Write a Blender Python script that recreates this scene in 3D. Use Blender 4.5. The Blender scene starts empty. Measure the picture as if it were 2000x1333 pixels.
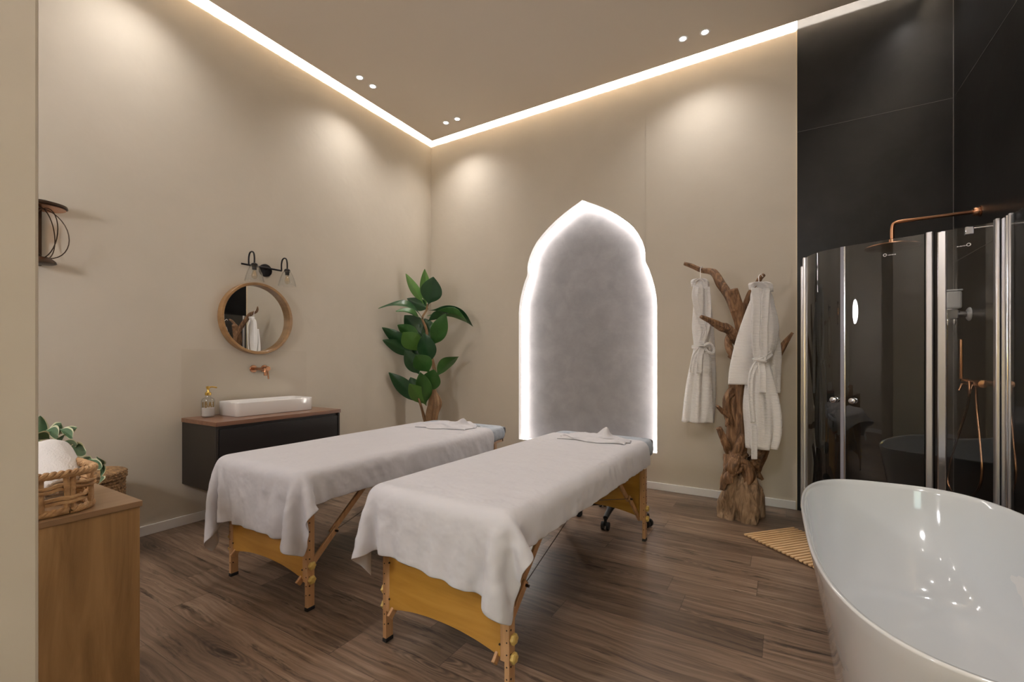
import bpy, bmesh, math, random
import numpy as np
from mathutils import Vector, Matrix, noise
random.seed(7)
PI = math.pi
scn = bpy.context.scene
COL = scn.collection

# ------------------------------------------------------------------ camera
CAM = Vector((0.0, 0.0, 1.25))
FPX = 878.0
YAW = math.radians(31.0)
cam_d = bpy.data.cameras.new('camera')
cam_d.sensor_width = 36.0
cam_d.lens = FPX / 2000.0 * 36.0
cam_d.shift_y = 38.5 / 2000.0
cam_d.clip_start = 0.02
cam = bpy.data.objects.new('camera', cam_d)
COL.objects.link(cam)
cam.location = CAM
cam.rotation_euler = (PI / 2, 0, YAW)
scn.camera = cam
FW = Vector((-math.sin(YAW), math.cos(YAW), 0))
RT = Vector((math.cos(YAW), math.sin(YAW), 0))


def at(px, py, depth):
    """world point at a forward distance (metres) seen at a photo position"""
    return CAM + FW * depth + RT * ((px - 1000) / FPX * depth) + Vector((0, 0, (705 - py) / FPX * depth))


# ------------------------------------------------------------------ world / exposure
world = bpy.data.worlds.new('world')
scn.world = world
world.use_nodes = True
wn = world.node_tree
bgn = wn.nodes.get('Background') or wn.nodes.new('ShaderNodeBackground')
sky = wn.nodes.new('ShaderNodeTexSky')
sky.sky_type = 'NISHITA'
sky.sun_elevation = math.radians(2)
sky.sun_disc = False
wn.links.new(sky.outputs[0], bgn.inputs[0])
bgn.inputs[1].default_value = 3.0
scn.view_settings.view_transform = 'Standard'
scn.view_settings.look = 'None'
scn.view_settings.gamma = 1.0
scn.view_settings.exposure = 0.26
scn.view_settings.use_curve_mapping = False
scn.cycles.use_denoising = True
scn.cycles.max_bounces = 8
scn.cycles.diffuse_bounces = 6
scn.cycles.glossy_bounces = 5
scn.cycles.transmission_bounces = 8
scn.cycles.transparent_max_bounces = 16
scn.cycles.caustics_reflective = False
scn.cycles.caustics_refractive = False
scn.cycles.sample_clamp_indirect = 4.0
scn.cycles.blur_glossy = 0.5

SPOT_W = 21.0
FILL_GLOBE_E = 36.0
LED_E = 850.0
NICHE_E = 26.0
CEIL = 4.02
XL, XR, YB, YF = -3.907, 1.068, 4.463, -1.8
XT = 0.108            # where the black tile starts on the back wall


# ------------------------------------------------------------------ materials
def lin(c):
    return tuple(((v / 255.0) / 12.92 if v <= 10.3 else ((v / 255.0 + 0.055) / 1.055) ** 2.4) for v in c)


def mat(name, col=(0.8, 0.8, 0.8), rough=0.5, metal=0.0, spec=None, trans=0.0, coat=0.0, emis=None, es=0.0, sheen=0.0, bump=None, var=None, sub=0.0):
    """bump=(scale, distance, detail) ; var=(scale, colour2, stretch)"""
    m = bpy.data.materials.new(name)
    m.use_nodes = True
    nt = m.node_tree
    b = nt.nodes['Principled BSDF']
    b.inputs['Base Color'].default_value = (*col, 1)
    b.inputs['Roughness'].default_value = rough
    b.inputs['Metallic'].default_value = metal
    if spec is not None:
        b.inputs['Specular IOR Level'].default_value = spec
    b.inputs['Transmission Weight'].default_value = trans
    b.inputs['Coat Weight'].default_value = coat
    b.inputs['Coat Roughness'].default_value = 0.05
    b.inputs['Sheen Weight'].default_value = sheen
    if emis:
        b.inputs['Emission Color'].default_value = (*emis, 1)
        b.inputs['Emission Strength'].default_value = es
    tc = nt.nodes.new('ShaderNodeTexCoord')
    if var:
        mp = nt.nodes.new('ShaderNodeMapping')
        mp.inputs['Scale'].default_value = var[2] if len(var) > 2 else (1, 1, 1)
        n = nt.nodes.new('ShaderNodeTexNoise')
        n.inputs['Scale'].default_value = var[0]
        n.inputs['Detail'].default_value = 6
        n.inputs['Roughness'].default_value = 0.6
        n.inputs['Distortion'].default_value = 0.3
        r = nt.nodes.new('ShaderNodeValToRGB')
        r.color_ramp.elements[0].position = 0.32
        r.color_ramp.elements[1].position = 0.68
        r.color_ramp.elements[0].color = (*col, 1)
        r.color_ramp.elements[1].color = (*var[1], 1)
        nt.links.new(tc.outputs['Object'], mp.inputs['Vector'])
        nt.links.new(mp.outputs[0], n.inputs['Vector'])
        nt.links.new(n.outputs['Fac'], r.inputs['Fac'])
        nt.links.new(r.outputs['Color'], b.inputs['Base Color'])
    if bump:
        n2 = nt.nodes.new('ShaderNodeTexNoise')
        n2.inputs['Scale'].default_value = bump[0]
        n2.inputs['Detail'].default_value = bump[2] if len(bump) > 2 else 4
        bp = nt.nodes.new('ShaderNodeBump')
        bp.inputs['Distance'].default_value = bump[1]
        nt.links.new(tc.outputs['Object'], n2.inputs['Vector'])
        nt.links.new(n2.outputs['Fac'], bp.inputs['Height'])
        nt.links.new(bp.outputs['Normal'], b.inputs['Normal'])
    return m


def N(nt, typ, **kw):
    n = nt.nodes.new(typ)
    for k, v in kw.items():
        setattr(n, k, v)
    return n


def math_node(nt, op, a, b=None):
    n = nt.nodes.new('ShaderNodeMath')
    n.operation = op
    for i, v in enumerate((a, b)):
        if v is None:
            continue
        if isinstance(v, (int, float)):
            n.inputs[i].default_value = v
        else:
            nt.links.new(v, n.inputs[i])
    return n.outputs[0]


def floor_material():
    m = bpy.data.materials.new('walnut_plank_floor')
    m.use_nodes = True
    nt = m.node_tree
    L = nt.links.new
    b = nt.nodes['Principled BSDF']
    tc = N(nt, 'ShaderNodeTexCoord')
    sp = N(nt, 'ShaderNodeSeparateXYZ')
    L(tc.outputs['Object'], sp.inputs[0])
    X, Y = sp.outputs[0], sp.outputs[1]
    PW, PL = 0.185, 1.28
    ry = math_node(nt, 'DIVIDE', math_node(nt, 'ADD', Y, 10.05), PW)
    row = math_node(nt, 'FLOOR', ry)
    wn1 = N(nt, 'ShaderNodeTexWhiteNoise', noise_dimensions='1D')
    L(row, wn1.inputs['W'])
    rx = math_node(nt, 'DIVIDE', math_node(nt, 'ADD', X, math_node(nt, 'MULTIPLY', wn1.outputs['Value'], PL)), PL)
    colm = math_node(nt, 'FLOOR', rx)
    cid = N(nt, 'ShaderNodeCombineXYZ')
    L(row, cid.inputs[0])
    L(colm, cid.inputs[1])
    wn2 = N(nt, 'ShaderNodeTexWhiteNoise', noise_dimensions='3D')
    L(cid.outputs[0], wn2.inputs['Vector'])
    # grain coordinates, offset per plank
    off = N(nt, 'ShaderNodeVectorMath', operation='MULTIPLY_ADD')
    L(wn2.outputs['Color'], off.inputs[0])
    off.inputs[1].default_value = (17, 17, 17)
    L(tc.outputs['Object'], off.inputs[2])
    # warp
    warp = N(nt, 'ShaderNodeTexNoise')
    warp.inputs['Scale'].default_value = 2.3
    warp.inputs['Detail'].default_value = 2
    L(off.outputs[0], warp.inputs['Vector'])
    w2 = N(nt, 'ShaderNodeVectorMath', operation='MULTIPLY_ADD')
    L(warp.outputs['Color'], w2.inputs[0])
    w2.inputs[1].default_value = (0.0, 0.075, 0.0)
    L(off.outputs[0], w2.inputs[2])
    mp = N(nt, 'ShaderNodeMapping')
    mp.inputs['Scale'].default_value = (0.9, 22, 1)
    L(w2.outputs[0], mp.inputs['Vector'])
    g1 = N(nt, 'ShaderNodeTexNoise')
    g1.inputs['Scale'].default_value = 2.2
    g1.inputs['Detail'].default_value = 9
    g1.inputs['Roughness'].default_value = 0.62
    L(mp.outputs[0], g1.inputs['Vector'])
    r1 = N(nt, 'ShaderNodeValToRGB')
    cr = r1.color_ramp
    cr.elements[0].position = 0.20
    cr.elements[0].color = (0.050, 0.028, 0.017, 1)
    cr.elements[1].position = 0.80
    cr.elements[1].color = (0.36, 0.255, 0.178, 1)
    e = cr.elements.new(0.5)
    e.color = (0.200, 0.126, 0.080, 1)
    L(g1.outputs['Fac'], r1.inputs['Fac'])
    # cathedral rings around knots
    mp2 = N(nt, 'ShaderNodeMapping')
    mp2.inputs['Scale'].default_value = (0.9, 4.6, 1)
    L(w2.outputs[0], mp2.inputs['Vector'])
    vo = N(nt, 'ShaderNodeTexVoronoi', feature='F1')
    vo.inputs['Scale'].default_value = 1.5
    L(mp2.outputs[0], vo.inputs['Vector'])
    ring = math_node(nt, 'SINE', math_node(nt, 'MULTIPLY', vo.outputs['Distance'], 95.0))
    ring = math_node(nt, 'MULTIPLY', math_node(nt, 'ADD', ring, 1.0), 0.5)
    near = N(nt, 'ShaderNodeMapRange')
    near.inputs['From Min'].default_value = 0.42
    near.inputs['From Max'].default_value = 0.10
    near.inputs['To Max'].default_value = 0.62
    L(vo.outputs['Distance'], near.inputs['Value'])
    rf = math_node(nt, 'MULTIPLY', ring, near.outputs[0])
    mixr = N(nt, 'ShaderNodeMix', data_type='RGBA')
    L(rf, mixr.inputs['Factor'])
    L(r1.outputs['Color'], mixr.inputs['A'])
    mixr.inputs['B'].default_value = (0.030, 0.016, 0.010, 1)
    # knots
    kn = N(nt, 'ShaderNodeMapRange')
    kn.inputs['From Min'].default_value = 0.11
    kn.inputs['From Max'].default_value = 0.03
    kn.inputs['To Max'].default_value = 0.9
    L(vo.outputs['Distance'], kn.inputs['Value'])
    mixk = N(nt, 'ShaderNodeMix', data_type='RGBA')
    L(kn.outputs[0], mixk.inputs['Factor'])
    L(mixr.outputs['Result'], mixk.inputs['A'])
    mixk.inputs['B'].default_value = (0.012, 0.007, 0.005, 1)
    # dark cracks running with the grain
    mp3 = N(nt, 'ShaderNodeMapping')
    mp3.inputs['Scale'].default_value = (1.6, 12.0, 1)
    L(w2.outputs[0], mp3.inputs['Vector'])
    ck = N(nt, 'ShaderNodeTexNoise')
    ck.inputs['Scale'].default_value = 1.9
    ck.inputs['Detail'].default_value = 5
    ck.inputs['Roughness'].default_value = 0.7
    L(mp3.outputs[0], ck.inputs['Vector'])
    cm = N(nt, 'ShaderNodeMapRange')
    cm.inputs['From Min'].default_value = 0.57
    cm.inputs['From Max'].default_value = 0.68
    cm.inputs['To Max'].default_value = 0.8
    L(ck.outputs['Fac'], cm.inputs['Value'])
    mixc = N(nt, 'ShaderNodeMix', data_type='RGBA')
    L(cm.outputs[0], mixc.inputs['Factor'])
    L(mixk.outputs['Result'], mixc.inputs['A'])
    mixc.inputs['B'].default_value = (0.022, 0.012, 0.008, 1)
    mixk = mixc
    # plank tint
    hsv = N(nt, 'ShaderNodeHueSaturation')
    tv = N(nt, 'ShaderNodeMapRange')
    tv.inputs['To Min'].default_value = 0.62
    tv.inputs['To Max'].default_value = 1.25
    L(wn2.outputs['Value'], tv.inputs['Value'])
    L(tv.outputs[0], hsv.inputs['Value'])
    hsv.inputs['Saturation'].default_value = 0.92
    L(mixk.outputs['Result'], hsv.inputs['Color'])
    # seams
    fy = math_node(nt, 'FRACT', ry)
    fx = math_node(nt, 'FRACT', rx)
    sy = math_node(nt, 'LESS_THAN', fy, 0.014)
    sx = math_node(nt, 'LESS_THAN', fx, 0.0022)
    seam = math_node(nt, 'MAXIMUM', sy, sx)
    mixs = N(nt, 'ShaderNodeMix', data_type='RGBA')
    L(math_node(nt, 'MULTIPLY', seam, 0.6), mixs.inputs['Factor'])
    L(hsv.outputs[0], mixs.inputs['A'])
    mixs.inputs['B'].default_value = (0.02, 0.011, 0.007, 1)
    L(mixs.outputs['Result'], b.inputs['Base Color'])
    b.inputs['Roughness'].default_value = 0.36
    b.inputs['Specular IOR Level'].default_value = 0.42
    bp = N(nt, 'ShaderNodeBump')
    bp.inputs['Distance'].default_value = 0.0012
    bp.inputs['Strength'].default_value = 0.6
    L(math_node(nt, 'SUBTRACT', g1.outputs['Fac'], seam), bp.inputs['Height'])
    L(bp.outputs[0], b.inputs['Normal'])
    return m


def wood(name, dark, mid, light, scale=(1, 1, 12), s=2.0, rough=0.45, coat=0.0, bump=0.0006, dist=0.5):
    m = bpy.data.materials.new(name)
    m.use_nodes = True
    nt = m.node_tree
    L = nt.links.new
    b = nt.nodes['Principled BSDF']
    tc = N(nt, 'ShaderNodeTexCoord')
    mp = N(nt, 'ShaderNodeMapping')
    mp.inputs['Scale'].default_value = scale
    n = N(nt, 'ShaderNodeTexNoise')
    n.inputs['Scale'].default_value = s
    n.inputs['Detail'].default_value = 8
    n.inputs['Roughness'].default_value = 0.6
    n.inputs['Distortion'].default_value = dist
    r = N(nt, 'ShaderNodeValToRGB')
    cr = r.color_ramp
    cr.elements[0].position = 0.3
    cr.elements[0].color = (*dark, 1)
    cr.elements[1].position = 0.72
    cr.elements[1].color = (*light, 1)
    e = cr.elements.new(0.5)
    e.color = (*mid, 1)
    L(tc.outputs['Object'], mp.inputs['Vector'])
    L(mp.outputs[0], n.inputs['Vector'])
    L(n.outputs['Fac'], r.inputs['Fac'])
    L(r.outputs['Color'], b.inputs['Base Color'])
    b.inputs['Roughness'].default_value = rough
    b.inputs['Coat Weight'].default_value = coat
    bp = N(nt, 'ShaderNodeBump')
    bp.inputs['Distance'].default_value = bump
    L(n.outputs['Fac'], bp.inputs['Height'])
    L(bp.outputs[0], b.inputs['Normal'])
    return m


def glass_mat(name, tint=(0.93, 0.95, 0.95), boost=1.0, rough=0.0):
    m = bpy.data.materials.new(name)
    m.use_nodes = True
    nt = m.node_tree
    nt.nodes.remove(nt.nodes['Principled BSDF'])
    out = nt.nodes['Material Output']
    tr = N(nt, 'ShaderNodeBsdfTransparent')
    tr.inputs[0].default_value = (*tint, 1)
    gl = N(nt, 'ShaderNodeBsdfGlossy')
    gl.inputs['Roughness'].default_value = rough
    fr = N(nt, 'ShaderNodeLayerWeight')
    fr.inputs['Blend'].default_value = 0.5
    mx = N(nt, 'ShaderNodeMixShader')
    sch = math_node(nt, 'ADD', math_node(nt, 'MULTIPLY', math_node(nt, 'POWER', fr.outputs['Facing'], 5.0), 0.96), 0.04)
    cl = math_node(nt, 'MULTIPLY', sch, boost)
    nt.nodes[cl.node.name].use_clamp = True
    nt.links.new(cl, mx.inputs[0])
    nt.links.new(tr.outputs[0], mx.inputs[1])
    nt.links.new(gl.outputs[0], mx.inputs[2])
    nt.links.new(mx.outputs[0], out.inputs['Surface'])
    return m


M = {}
M['wall'] = mat('beige_plaster', (0.56, 0.508, 0.425), 0.75, var=(1.3, (0.60, 0.545, 0.46)), bump=(6, 0.004, 3), spec=0.25)
M['ceiling'] = mat('beige_ceiling_paint', (0.68, 0.605, 0.51), 0.8, spec=0.2)
M['white_trim'] = mat('white_trim_paint', (0.85, 0.84, 0.84), 0.4)
M['niche'] = mat('grey_marbled_plaster', (0.24, 0.235, 0.25), 0.6, var=(5.5, (0.31, 0.30, 0.315)), bump=(9, 0.003, 5))
M['floor'] = floor_material()
M['tile'] = mat('black_slate_tile', (0.0085, 0.0082, 0.008), 0.34, var=(2.2, (0.019, 0.018, 0.0172)), bump=(5, 0.0015, 6), spec=0.16)
M['grout'] = mat('grey_grout', (0.10, 0.095, 0.09), 0.8)
M['led'] = mat('warm_led_diffuser', (0.9, 0.9, 0.9), 0.6, emis=(1.0, 0.95, 0.88), es=LED_E)
M['niche_led'] = mat('white_led_diffuser', (0.9, 0.9, 0.9), 0.6, emis=(1.0, 0.93, 0.86), es=NICHE_E)
M['lens'] = mat('downlight_lens', (0.9, 0.9, 0.9), 0.4, emis=(1.0, 0.95, 0.87), es=14.0)
M['sheet'] = mat('white_cotton', (0.585, 0.575, 0.605), 0.9, sheen=0.1, bump=(6.5, 0.02, 3), spec=0.2)
M['cover'] = mat('pale_grey_cover', (0.42, 0.46, 0.52), 0.9, bump=(45, 0.006, 3), spec=0.2)
M['towel'] = mat('white_terry', (0.80, 0.78, 0.765), 0.95, bump=(160, 0.0025, 2), sheen=0.3, spec=0.1)
M['pad'] = mat('charcoal_vinyl', (0.030, 0.033, 0.040), 0.45)
M['beech'] = wood('varnished_beech', (0.38, 0.20, 0.085), (0.50, 0.28, 0.13), (0.60, 0.36, 0.18), (14, 14, 1.2), 2.0, 0.35, 0.3)
M['beech_y'] = wood('varnished_beech_rail', (0.38, 0.20, 0.085), (0.50, 0.28, 0.13), (0.60, 0.36, 0.18), (14, 1.2, 14), 2.0, 0.35, 0.3)
M['panel'] = wood('honey_plywood', (0.42, 0.205, 0.030), (0.50, 0.255, 0.042), (0.56, 0.30, 0.060), (1.0, 6, 11), 2.0, 0.35, 0.3)
M['knob'] = mat('yellow_plastic', (0.60, 0.42, 0.12), 0.4)
M['screw'] = mat('dark_bolt', (0.05, 0.035, 0.025), 0.4, 0.6)
M['rubber'] = mat('black_rubber', (0.012, 0.012, 0.013), 0.55)
M['oak'] = wood('brown_oak_veneer', (0.21, 0.118, 0.048), (0.34, 0.20, 0.085), (0.46, 0.285, 0.13), (7, 7, 0.8), 1.6, 0.5, 0.0, 0.0008, 1.2)
M['oak_top'] = wood('brown_oak_top', (0.235, 0.138, 0.070), (0.29, 0.175, 0.092), (0.34, 0.215, 0.118), (9, 0.9, 9), 1.6, 0.35, 0.1)
M['walnut'] = wood('reddish_walnut', (0.145, 0.062, 0.032), (0.20, 0.092, 0.050), (0.26, 0.13, 0.072), (12, 1, 12), 2.0, 0.3, 0.2)
M['blackwood'] = mat('black_lacquer', (0.013, 0.0105, 0.010), 0.32)
M['darkside'] = mat('black_brown_lacquer', (0.020, 0.015, 0.012), 0.45)
M['ceramic'] = mat('white_ceramic', (0.78, 0.765, 0.75), 0.12, coat=0.5)
M['tub'] = mat('white_acrylic_daylit', (0.66, 0.69, 0.72), 0.10, coat=0.6)  # tub inside, bluish daylight it reflects put into the colour
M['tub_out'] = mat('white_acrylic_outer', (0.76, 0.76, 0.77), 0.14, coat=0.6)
M['copper'] = mat('brushed_copper', (0.52, 0.27, 0.155), 0.26, 1.0)
M['gold'] = mat('yellow_gold', (0.80, 0.56, 0.16), 0.22, 1.0)
M['goldtext'] = mat('gold_lettering', (0.30, 0.20, 0.08), 0.35, 0.5)
M['chrome'] = mat('chrome', (0.74, 0.76, 0.82), 0.16, 1.0)
M['alu'] = mat('polished_aluminium', (0.62, 0.61, 0.63), 0.3, 0.75)
M['black_metal'] = mat('black_metal', (0.014, 0.013, 0.014), 0.35, 0.7)
M['bronze'] = mat('dark_bronze', (0.045, 0.028, 0.018), 0.4, 0.8)
M['mirror'] = mat('mirror_glass', (0.88, 0.89, 0.88), 0.01, 1.0)
M['bamboo'] = wood('bamboo_frame', (0.24, 0.125, 0.045), (0.33, 0.185, 0.075), (0.40, 0.235, 0.10), (3, 3, 9), 2.5, 0.35, 0.2)
M['slat'] = wood('pale_bamboo_slat', (0.66, 0.41, 0.20), (0.76, 0.50, 0.26), (0.84, 0.58, 0.33), (2, 2, 12), 2.0, 0.45, 0.1)
M['glass'] = glass_mat('shower_glass', (0.86, 0.88, 0.88), 2.6)
M['clear'] = glass_mat('clear_glass', (0.975, 0.98, 0.98), 1.3, 0.02)
M['splash'] = glass_mat('clear_splash_panel', (0.998, 0.995, 0.99), 0.25, 0.3)
M['seal'] = mat('clear_plastic_seal', (0.46, 0.46, 0.56), 0.3, trans=0.35)
M['plastic'] = mat('frosted_white_plastic', (0.70, 0.70, 0.72), 0.35)
M['soap'] = mat('white_liquid_soap', (0.72, 0.69, 0.67), 0.4)
M['mark'] = mat('white_print', (0.8, 0.8, 0.8), 0.4)
M['drift'] = wood('weathered_driftwood', (0.040, 0.019, 0.009), (0.19, 0.098, 0.046), (0.40, 0.235, 0.125), (13, 13, 2.4), 1.7, 0.65, 0.0, 0.004, 1.8)
M['drift_base'] = wood('pale_driftwood_root', (0.10, 0.060, 0.034), (0.30, 0.195, 0.115), (0.44, 0.30, 0.19), (14, 14, 3.0), 1.9, 0.75, 0.0, 0.005, 1.5)
M['leaf_d'] = mat('dark_green_leaf', (0.012, 0.050, 0.020), 0.32, var=(5, (0.024, 0.085, 0.026)))
M['leaf_m'] = mat('mid_green_leaf', (0.028, 0.105, 0.020), 0.35, var=(5, (0.055, 0.155, 0.035)))
M['leaf_l'] = mat('light_green_leaf', (0.075, 0.20, 0.030), 0.4, var=(6, (0.10, 0.22, 0.05)))
M['hosta'] = mat('blue_green_leaf', (0.055, 0.125, 0.060), 0.45, var=(9, (0.09, 0.17, 0.085)))
M['cream'] = mat('cream_leaf_edge', (0.62, 0.62, 0.42), 0.5)
M['stem'] = mat('tan_plant_stem', (0.19, 0.105, 0.050), 0.7, var=(9, (0.30, 0.18, 0.09)), bump=(40, 0.004, 3))
M['white_pot'] = mat('white_glazed_pot', (0.75, 0.74, 0.72), 0.3)
M['soil'] = mat('dark_soil', (0.03, 0.02, 0.014), 0.95, bump=(60, 0.01, 4))
M['rush'] = mat('woven_water_hyacinth', (0.26, 0.135, 0.055), 0.7, var=(16, (0.60, 0.38, 0.19)), bump=(90, 0.004, 3))
M['wicker'] = mat('brown_wicker', (0.07, 0.033, 0.013), 0.7, var=(48, (0.42, 0.25, 0.11)), bump=(70, 0.010, 3))
M['cable'] = mat('steel_cable', (0.16, 0.12, 0.10), 0.5, 0.5)
M['amber'] = mat('warm_filament_bulb', (1, 0.6, 0.3), 0.3, emis=(1.0, 0.45, 0.16), es=3.0)
M['bulb'] = glass_mat('unlit_bulb_glass', (0.97, 0.93, 0.85), 1.8)
M['fil'] = mat('bulb_filament', (0.75, 0.5, 0.25), 0.4)


# ------------------------------------------------------------------ geometry helpers
def obj(name, bm, m, parent=None, smooth=True, loc=None, bevel=0.0, bseg=2, solid=0.0, subsurf=0, angle=40):
    me = bpy.data.meshes.new(name)
    if isinstance(bm, tuple):
        me.from_pydata([tuple(v) for v in bm[0]], [], bm[1])
        me.update()
    else:
        bm.normal_update()
        bm.to_mesh(me)
        bm.free()
    for mm in (m if isinstance(m, (list, tuple)) else [m]):
        me.materials.append(mm)
    if smooth:
        me.shade_smooth() if hasattr(me, 'shade_smooth') else None
        for p in me.polygons:
            p.use_smooth = True
        if angle < 180:
            try:
                me.set_sharp_from_angle(angle=math.radians(angle))
            except Exception:
                pass
    o = bpy.data.objects.new(name, me)
    COL.objects.link(o)
    if parent:
        o.parent = parent
    if loc:
        o.location = loc
    if solid:
        s = o.modifiers.new('solid', 'SOLIDIFY')
        s.thickness = solid
        s.offset = 0
    if bevel:
        bv = o.modifiers.new('bevel', 'BEVEL')
        bv.width = bevel
        bv.segments = bseg
        bv.limit_method = 'ANGLE'
        bv.angle_limit = math.radians(35)
    if subsurf:
        ss = o.modifiers.new('sub', 'SUBSURF')
        ss.levels = ss.render_levels = subsurf
    return o


def tag(o, label=None, cat=None, group=None, kind=None):
    if label:
        o['label'] = label
    if cat:
        o['category'] = cat
    if group:
        o['group'] = group
    if kind:
        o['kind'] = kind
    return o


def thing(name, label, cat, loc=(0, 0, 0), rz=0.0, group=None):
    o = bpy.data.objects.new(name, None)
    o.empty_display_size = 0.1
    COL.objects.link(o)
    o.location = loc
    o.rotation_euler = (0, 0, rz)
    return tag(o, label, cat, group)


def box(bm, x0, x1, y0, y1, z0, z1):
    v = [bm.verts.new(p) for p in ((x0, y0, z0), (x1, y0, z0), (x1, y1, z0), (x0, y1, z0), (x0, y0, z1), (x1, y0, z1), (x1, y1, z1), (x0, y1, z1))]
    for f in ((0, 3, 2, 1), (4, 5, 6, 7), (0, 1, 5, 4), (1, 2, 6, 5), (2, 3, 7, 6), (3, 0, 4, 7)):
        bm.faces.new([v[i] for i in f])
    return bm


def B(*a):
    return box(bmesh.new(), *a)


def bar(bm, p, q, w, h, up=Vector((0, 0, 1))):
    """rectangular bar from p to q; w across, h along the up-ish axis"""
    p, q = Vector(p), Vector(q)
    d = (q - p).normalized()
    s = d.cross(up)
    if s.length < 1e-4:
        s = Vector((1, 0, 0))
    s.normalize()
    u = s.cross(d).normalized()
    vs = []
    for c in (p, q):
        for a, b in ((-1, -1), (1, -1), (1, 1), (-1, 1)):
            vs.append(bm.verts.new(c + s * (a * w / 2) + u * (b * h / 2)))
    for f in ((0, 3, 2, 1), (4, 5, 6, 7), (0, 1, 5, 4), (1, 2, 6, 5), (2, 3, 7, 6), (3, 0, 4, 7)):
        bm.faces.new([vs[i] for i in f])
    return bm


def spline(pts, n):
    """catmull-rom resample of tuples (any length)"""
    pts = [np.array(p, float) for p in pts]
    P = [2 * pts[0] - pts[1]] + pts + [2 * pts[-1] - pts[-2]]
    out = []
    m = len(pts) - 1
    for i in range(n):
        t = i / (n - 1) * m
        k = min(int(t), m - 1)
        f = t - k
        a, b, c, d = P[k], P[k + 1], P[k + 2], P[k + 3]
        out.append(0.5 * ((2 * b) + (-a + c) * f + (2 * a - 5 * b + 4 * c - d) * f * f + (-a + 3 * b - 3 * c + d) * f ** 3))
    return out


def tube(bm, pts, rad, seg=12, n=None, caps=True, mod=None, closed=False):
    """pts list of 3-vectors; rad number or list; mod(t, ang)->radius factor"""
    rads = rad if isinstance(rad, (list, tuple)) else [rad] * len(pts)
    if n:
        rs = spline([(*p, r) for p, r in zip(pts, rads)], n)
        pts = [Vector(r[:3]) for r in rs]
        rads = [max(r[3], 1e-4) for r in rs]
    pts = [Vector(p) for p in pts]
    m = len(pts)
    rings = []
    t0 = (pts[1] - pts[0]).normalized()
    up = Vector((0, 0, 1)) if abs(t0.z) < 0.9 else Vector((1, 0, 0))
    nrm = t0.cross(up).normalized()
    for i, p in enumerate(pts):
        if closed:
            t = (pts[(i + 1) % m] - pts[i - 1]).normalized()
        else:
            t = (pts[min(i + 1, m - 1)] - pts[max(i - 1, 0)]).normalized()
        nrm = (nrm - t * nrm.dot(t)).normalized()
        bn = t.cross(nrm)
        ring = []
        for k in range(seg):
            a = 2 * PI * k / seg
            r = rads[i] * (mod(i / (m - 1), a) if mod else 1.0)
            ring.append(bm.verts.new(p + (nrm * math.cos(a) + bn * math.sin(a)) * r))
        rings.append(ring)
    for i in range(m if closed else m - 1):
        a, b = rings[i], rings[(i + 1) % m]
        for k in range(seg):
            bm.faces.new((a[k], a[(k + 1) % seg], b[(k + 1) % seg], b[k]))
    if caps and not closed:
        bm.faces.new(rings[0][::-1])
        bm.faces.new(rings[-1])
    return bm


def T(pts, rad, **k):
    return tube(bmesh.new(), pts, rad, **k)


def lathe(bm, prof, seg=32, c=(0, 0, 0), axis='z', caps=False, mod=None):
    """prof [(r, h)] revolved round an axis through c"""
    rings = []
    for i, (r, h) in enumerate(prof):
        ring = []
        for k in range(seg):
            a = 2 * PI * k / seg
            rr = r * (mod(i, a) if mod else 1)
            ca, sa = math.cos(a) * rr, math.sin(a) * rr
            p = {'z': (ca, sa, h), 'x': (h, ca, sa), 'y': (sa, h, ca)}[axis]
            ring.append(bm.verts.new((c[0] + p[0], c[1] + p[1], c[2] + p[2])))
        rings.append(ring)
    for a, b in zip(rings, rings[1:]):
        for k in range(seg):
            bm.faces.new((a[k], a[(k + 1) % seg], b[(k + 1) % seg], b[k]))
    if caps:
        bm.faces.new(rings[0][::-1])
        bm.faces.new(rings[-1])
    return bm


def LA(prof, **k):
    return lathe(bmesh.new(), prof, **k)


def grid_faces(nu, nv, wrap=False):
    f = []
    for i in range(nu - 1):
        for j in range(nv - 1 if not wrap else nv):
            j2 = (j + 1) % nv
            f.append((i * nv + j, i * nv + j2, (i + 1) * nv + j2, (i + 1) * nv + j))
    return f


def struct(name, bm, m, **k):
    o = obj(name, bm, m, **k)
    o['kind'] = 'structure'
    return o


# ------------------------------------------------------------------ room shell
TOPZ = 4.20
struct('floor', B(XL - .1, XR + .1, YF - .1, YB + .3, -0.06, 0), M['floor'], smooth=False)
struct('wall_left', B(XL - .1, XL, YF - .1, YB + .3, 0, TOPZ), M['wall'], smooth=False)

# back wall with the arched niche
NCX = -1.815
half = [(0.775, 0.35), (0.775, 1.80), (0.768, 1.88), (0.752, 1.97), (0.728, 2.06), (0.698, 2.15), (0.668, 2.215), (0.662, 2.245), (0.664, 2.30), (0.655, 2.36),
        (0.632, 2.43), (0.592, 2.51), (0.545, 2.58), (0.477, 2.65), (0.39, 2.725), (0.30, 2.79), (0.21, 2.845), (0.12, 2.893), (0.04, 2.932), (0.0, 2.952)]
prof = [(NCX - x, z) for x, z in half] + [(NCX + x, z) for x, z in half[::-1][1:]]
bm = bmesh.new()


def quad(bm, *ps):
    return bm.faces.new([bm.verts.new(p) for p in ps])


def wall_quad(bm, x0, x1, z0a, z0b, z1, y=YB):
    quad(bm, (x0, y, z0a), (x1, y, z0b), (x1, y, z1), (x0, y, z1))


wall_quad(bm, XL, prof[0][0], 0, 0, TOPZ)
wall_quad(bm, prof[-1][0], XT, 0, 0, TOPZ)
wall_quad(bm, prof[0][0], prof[-1][0], 0, 0, 0.35)
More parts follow.
